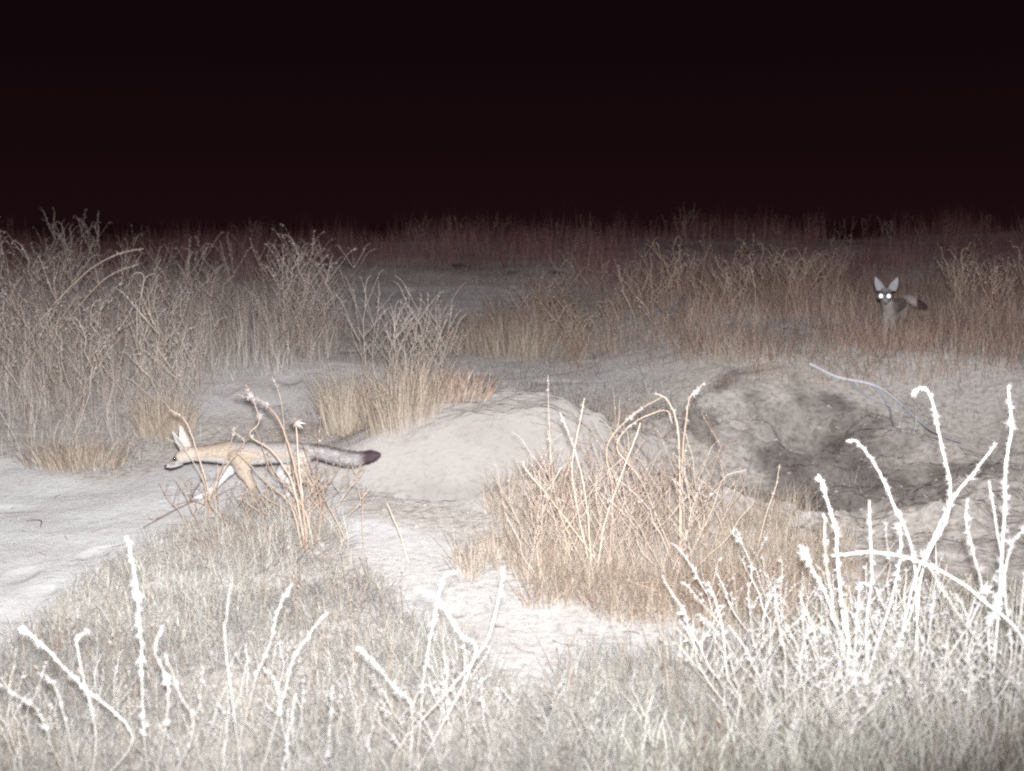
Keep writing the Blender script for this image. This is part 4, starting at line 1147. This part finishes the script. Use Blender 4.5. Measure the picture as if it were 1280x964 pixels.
def fl1(p):
    zx = 500 - p[:, 0] / s; zy = 690 - p[:, 2] / s
    L = np.where(zx > 838, 0.019, 0.011); L = np.where(zx < 250, 0.0045, L); L = np.where(zy > 540, 0.0045, L)
    fl_ = np.where((zy > 500)[:, None], np.array([[-0.2, 0, -1.0]]), np.array([[-1.0, 0, -0.25]]))
    return L, fl_
body = fox_body(chains, ears, 0.0030, 'body', fox, coat1, fl1, 60000, 1.38)
fox.location.z = hz(g.x, g.y) + 0.004
blob('nose', 'nose', fox, vec(118, 484, 0), 8 * s, (1, 1.1, .85))
blob('eye', 'eye', fox, vec(166, 446, 24), 7 * s, (1.1, .6, .9))
blob('eye', 'eye', fox, vec(166, 446, -24), 7 * s, (1.1, .6, .9))

# ---- fox standing on the bank, looking at the camera
g2 = ground_at(1112, 428, 3.0)
k2 = g2.y / F / 6.4
def m_(zx, zy, y, r, w=1.0): return ((zx - 585) * k2, y, (800 - zy) * k2, r * k2, w)
fox2 = empty('watching_fox', (g2.x, g2.y, hz(g2.x, g2.y)))
fox2.rotation_euler = (0, 0, -math.atan2(g2.x, g2.y))
tag(fox2, 'small dim fox with shining eyes standing on the bank at the right, facing the camera', 'fox')
ch2 = [
    [m_(540, 425, 0.0, 52, .9), m_(542, 440, -0.03, 46, .9), m_(543, 462, -0.065, 26, 1), m_(543, 478, -0.095, 17, 1), m_(543, 486, -0.112, 11, 1)],
    [m_(540, 430, 0.0, 50, .9), m_(552, 480, 0.02, 44, .9), m_(565, 530, 0.035, 50, 1), m_(573, 575, 0.05, 54, 1.1)],
    [m_(572, 570, 0.05, 54, 1.2), m_(595, 545, 0.12, 56, 1.1), m_(625, 535, 0.22, 54, 1.1), m_(650, 530, 0.30, 54, 1), m_(660, 535, 0.34, 46, 1)],
    [m_(660, 510, 0.34, 24, 1), m_(690, 478, 0.37, 20, 1), m_(730, 492, 0.40, 24, 1), m_(775, 520, 0.42, 27, 1), m_(820, 548, 0.43, 25, 1), m_(852, 560, 0.44, 17, 1), m_(868, 564, 0.44, 8, 1)],
    [m_(546, 590, 0.03, 28, 1), m_(544, 660, 0.03, 21, 1), m_(542, 730, 0.02, 17, 1), m_(542, 780, 0.02, 15, 1), m_(542, 790, 0.0, 15, 1.3)],
    [m_(602, 590, 0.05, 30, 1), m_(604, 660, 0.05, 21, 1), m_(602, 730, 0.05, 17, 1), m_(602, 780, 0.05, 15, 1), m_(602, 790, 0.03, 15, 1.3)],
    [m_(630, 560, 0.32, 48, .9), m_(625, 640, 0.30, 30, 1), m_(628, 700, 0.36, 19, 1), m_(628, 780, 0.34, 15, 1), m_(628, 790, 0.32, 14, 1.3)],
    [m_(690, 560, 0.34, 44, .9), m_(692, 640, 0.31, 28, 1), m_(694, 700, 0.37, 19, 1), m_(694, 780, 0.36, 15, 1), m_(694, 790, 0.34, 14, 1.3)],
]
def v2(zx, zy, y): return ((zx - 585) * k2, y, (800 - zy) * k2)
ears2 = [(v2(502, 392, 0.0), v2(450, 283, 0.005), (0.93, 0.0, 0.36), (-0.1, -0.98, 0.1), 56 * k2, 16 * k2),
         (v2(584, 392, 0.0), v2(628, 283, 0.005), (0.93, 0.0, -0.36), (0.1, -0.98, 0.1), 56 * k2, 16 * k2)]
def coat2(p, n):
    zx = 585 + p[:, 0] / k2; zy = 800 - p[:, 2] / k2
    N = len(p); c = np.tile(np.array([0.27, 0.225, 0.20]), (N, 1))
    fr = (p[:, 1] < 0.09)
    c[fr & (zy > 480)] = np.array([0.33, 0.285, 0.26])
    c[fr & (zy > 600) & (np.abs(zx - 572) < 22)] = np.array([0.42, 0.40, 0.39])
    c[fr & (zy < 480)] = np.array([0.36, 0.32, 0.30])
    c[fr & (zy > 455) & (zy < 500)] = np.array([0.44, 0.42, 0.41])
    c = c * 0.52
    c[(zy < 400) & (n[:, 1] < -0.2)] = np.array([0.19, 0.19, 0.20])
    tl = (p[:, 1] > 0.345) & (zx > 690) & (zy < 610)
    c[tl] = np.array([0.20, 0.17, 0.165])
    c[tl & (zx > 785)] = np.array([0.035, 0.02, 0.022])
    return c
def fl2(p):
    L = np.where((p[:, 1] > 0.345) & (p[:, 0] > 0.08), 0.02, 0.009); L = np.where(p[:, 2] > 370 * k2, 0.005, L)
    return L, np.tile(np.array([0.1, 0.8, -0.6]), (len(p), 1))
fox_body(ch2, ears2, 0.0034, 'body', fox2, coat2, fl2, 16000)
blob('nose', 'nose', fox2, v2(543, 487, -0.122), 9 * k2, (1.2, .8, .9))
for zx in (505, 563):
    mb = MB()
    a = np.linspace(0, 2 * math.pi, 20, endpoint=False); R_ = 0.024
    c0 = np.array(v2(zx, 432, -0.075))
    dd_ = math.hypot(g2.x, g2.y); tocam = np.array([0, -dd_, CAMH + 0.03 - fox2.location.z]) - c0; tocam /= np.linalg.norm(tocam)
    X = np.cross(tocam, [0, 0, 1]); X /= np.linalg.norm(X); Yv = np.cross(X, tocam)
    ring = R_ * (np.cos(a)[:, None] * X + np.sin(a)[:, None] * Yv)
    V_ = np.concatenate([ring - tocam * 0.006, ring, [[0, 0, 0]]])
    q = np.array([(i, (i + 1) % 20, 20 + (i + 1) % 20, 20 + i) for i in range(20)]); t = np.array([(20 + i, 20 + (i + 1) % 20, 40) for i in range(20)])
    mb.add(V_, t, q)
    o = mb.build('eye', M['tapetum'], fox2); o.location = c0; o['label'] = 'eye shining white in the flash'

tussock('grass_tussock', 'low brown tussock hiding the feet of the watching fox', g2.x - 0.05, g2.y - 0.22, 0.22, 0.08, 520, 0.19, 0.25, w=(0.0018, 0.0034), mat='brownstraw', tlo=0.0, thi=0.7)
tussock('grass_tussock', 'brown tussock at the right side of the watching fox below its tail', g2.x + 0.28, g2.y + 0.05, 0.18, 0.1, 380, 0.20, 0.3, w=(0.0018, 0.0034), mat='brownstraw', tlo=0.0, thi=0.7)
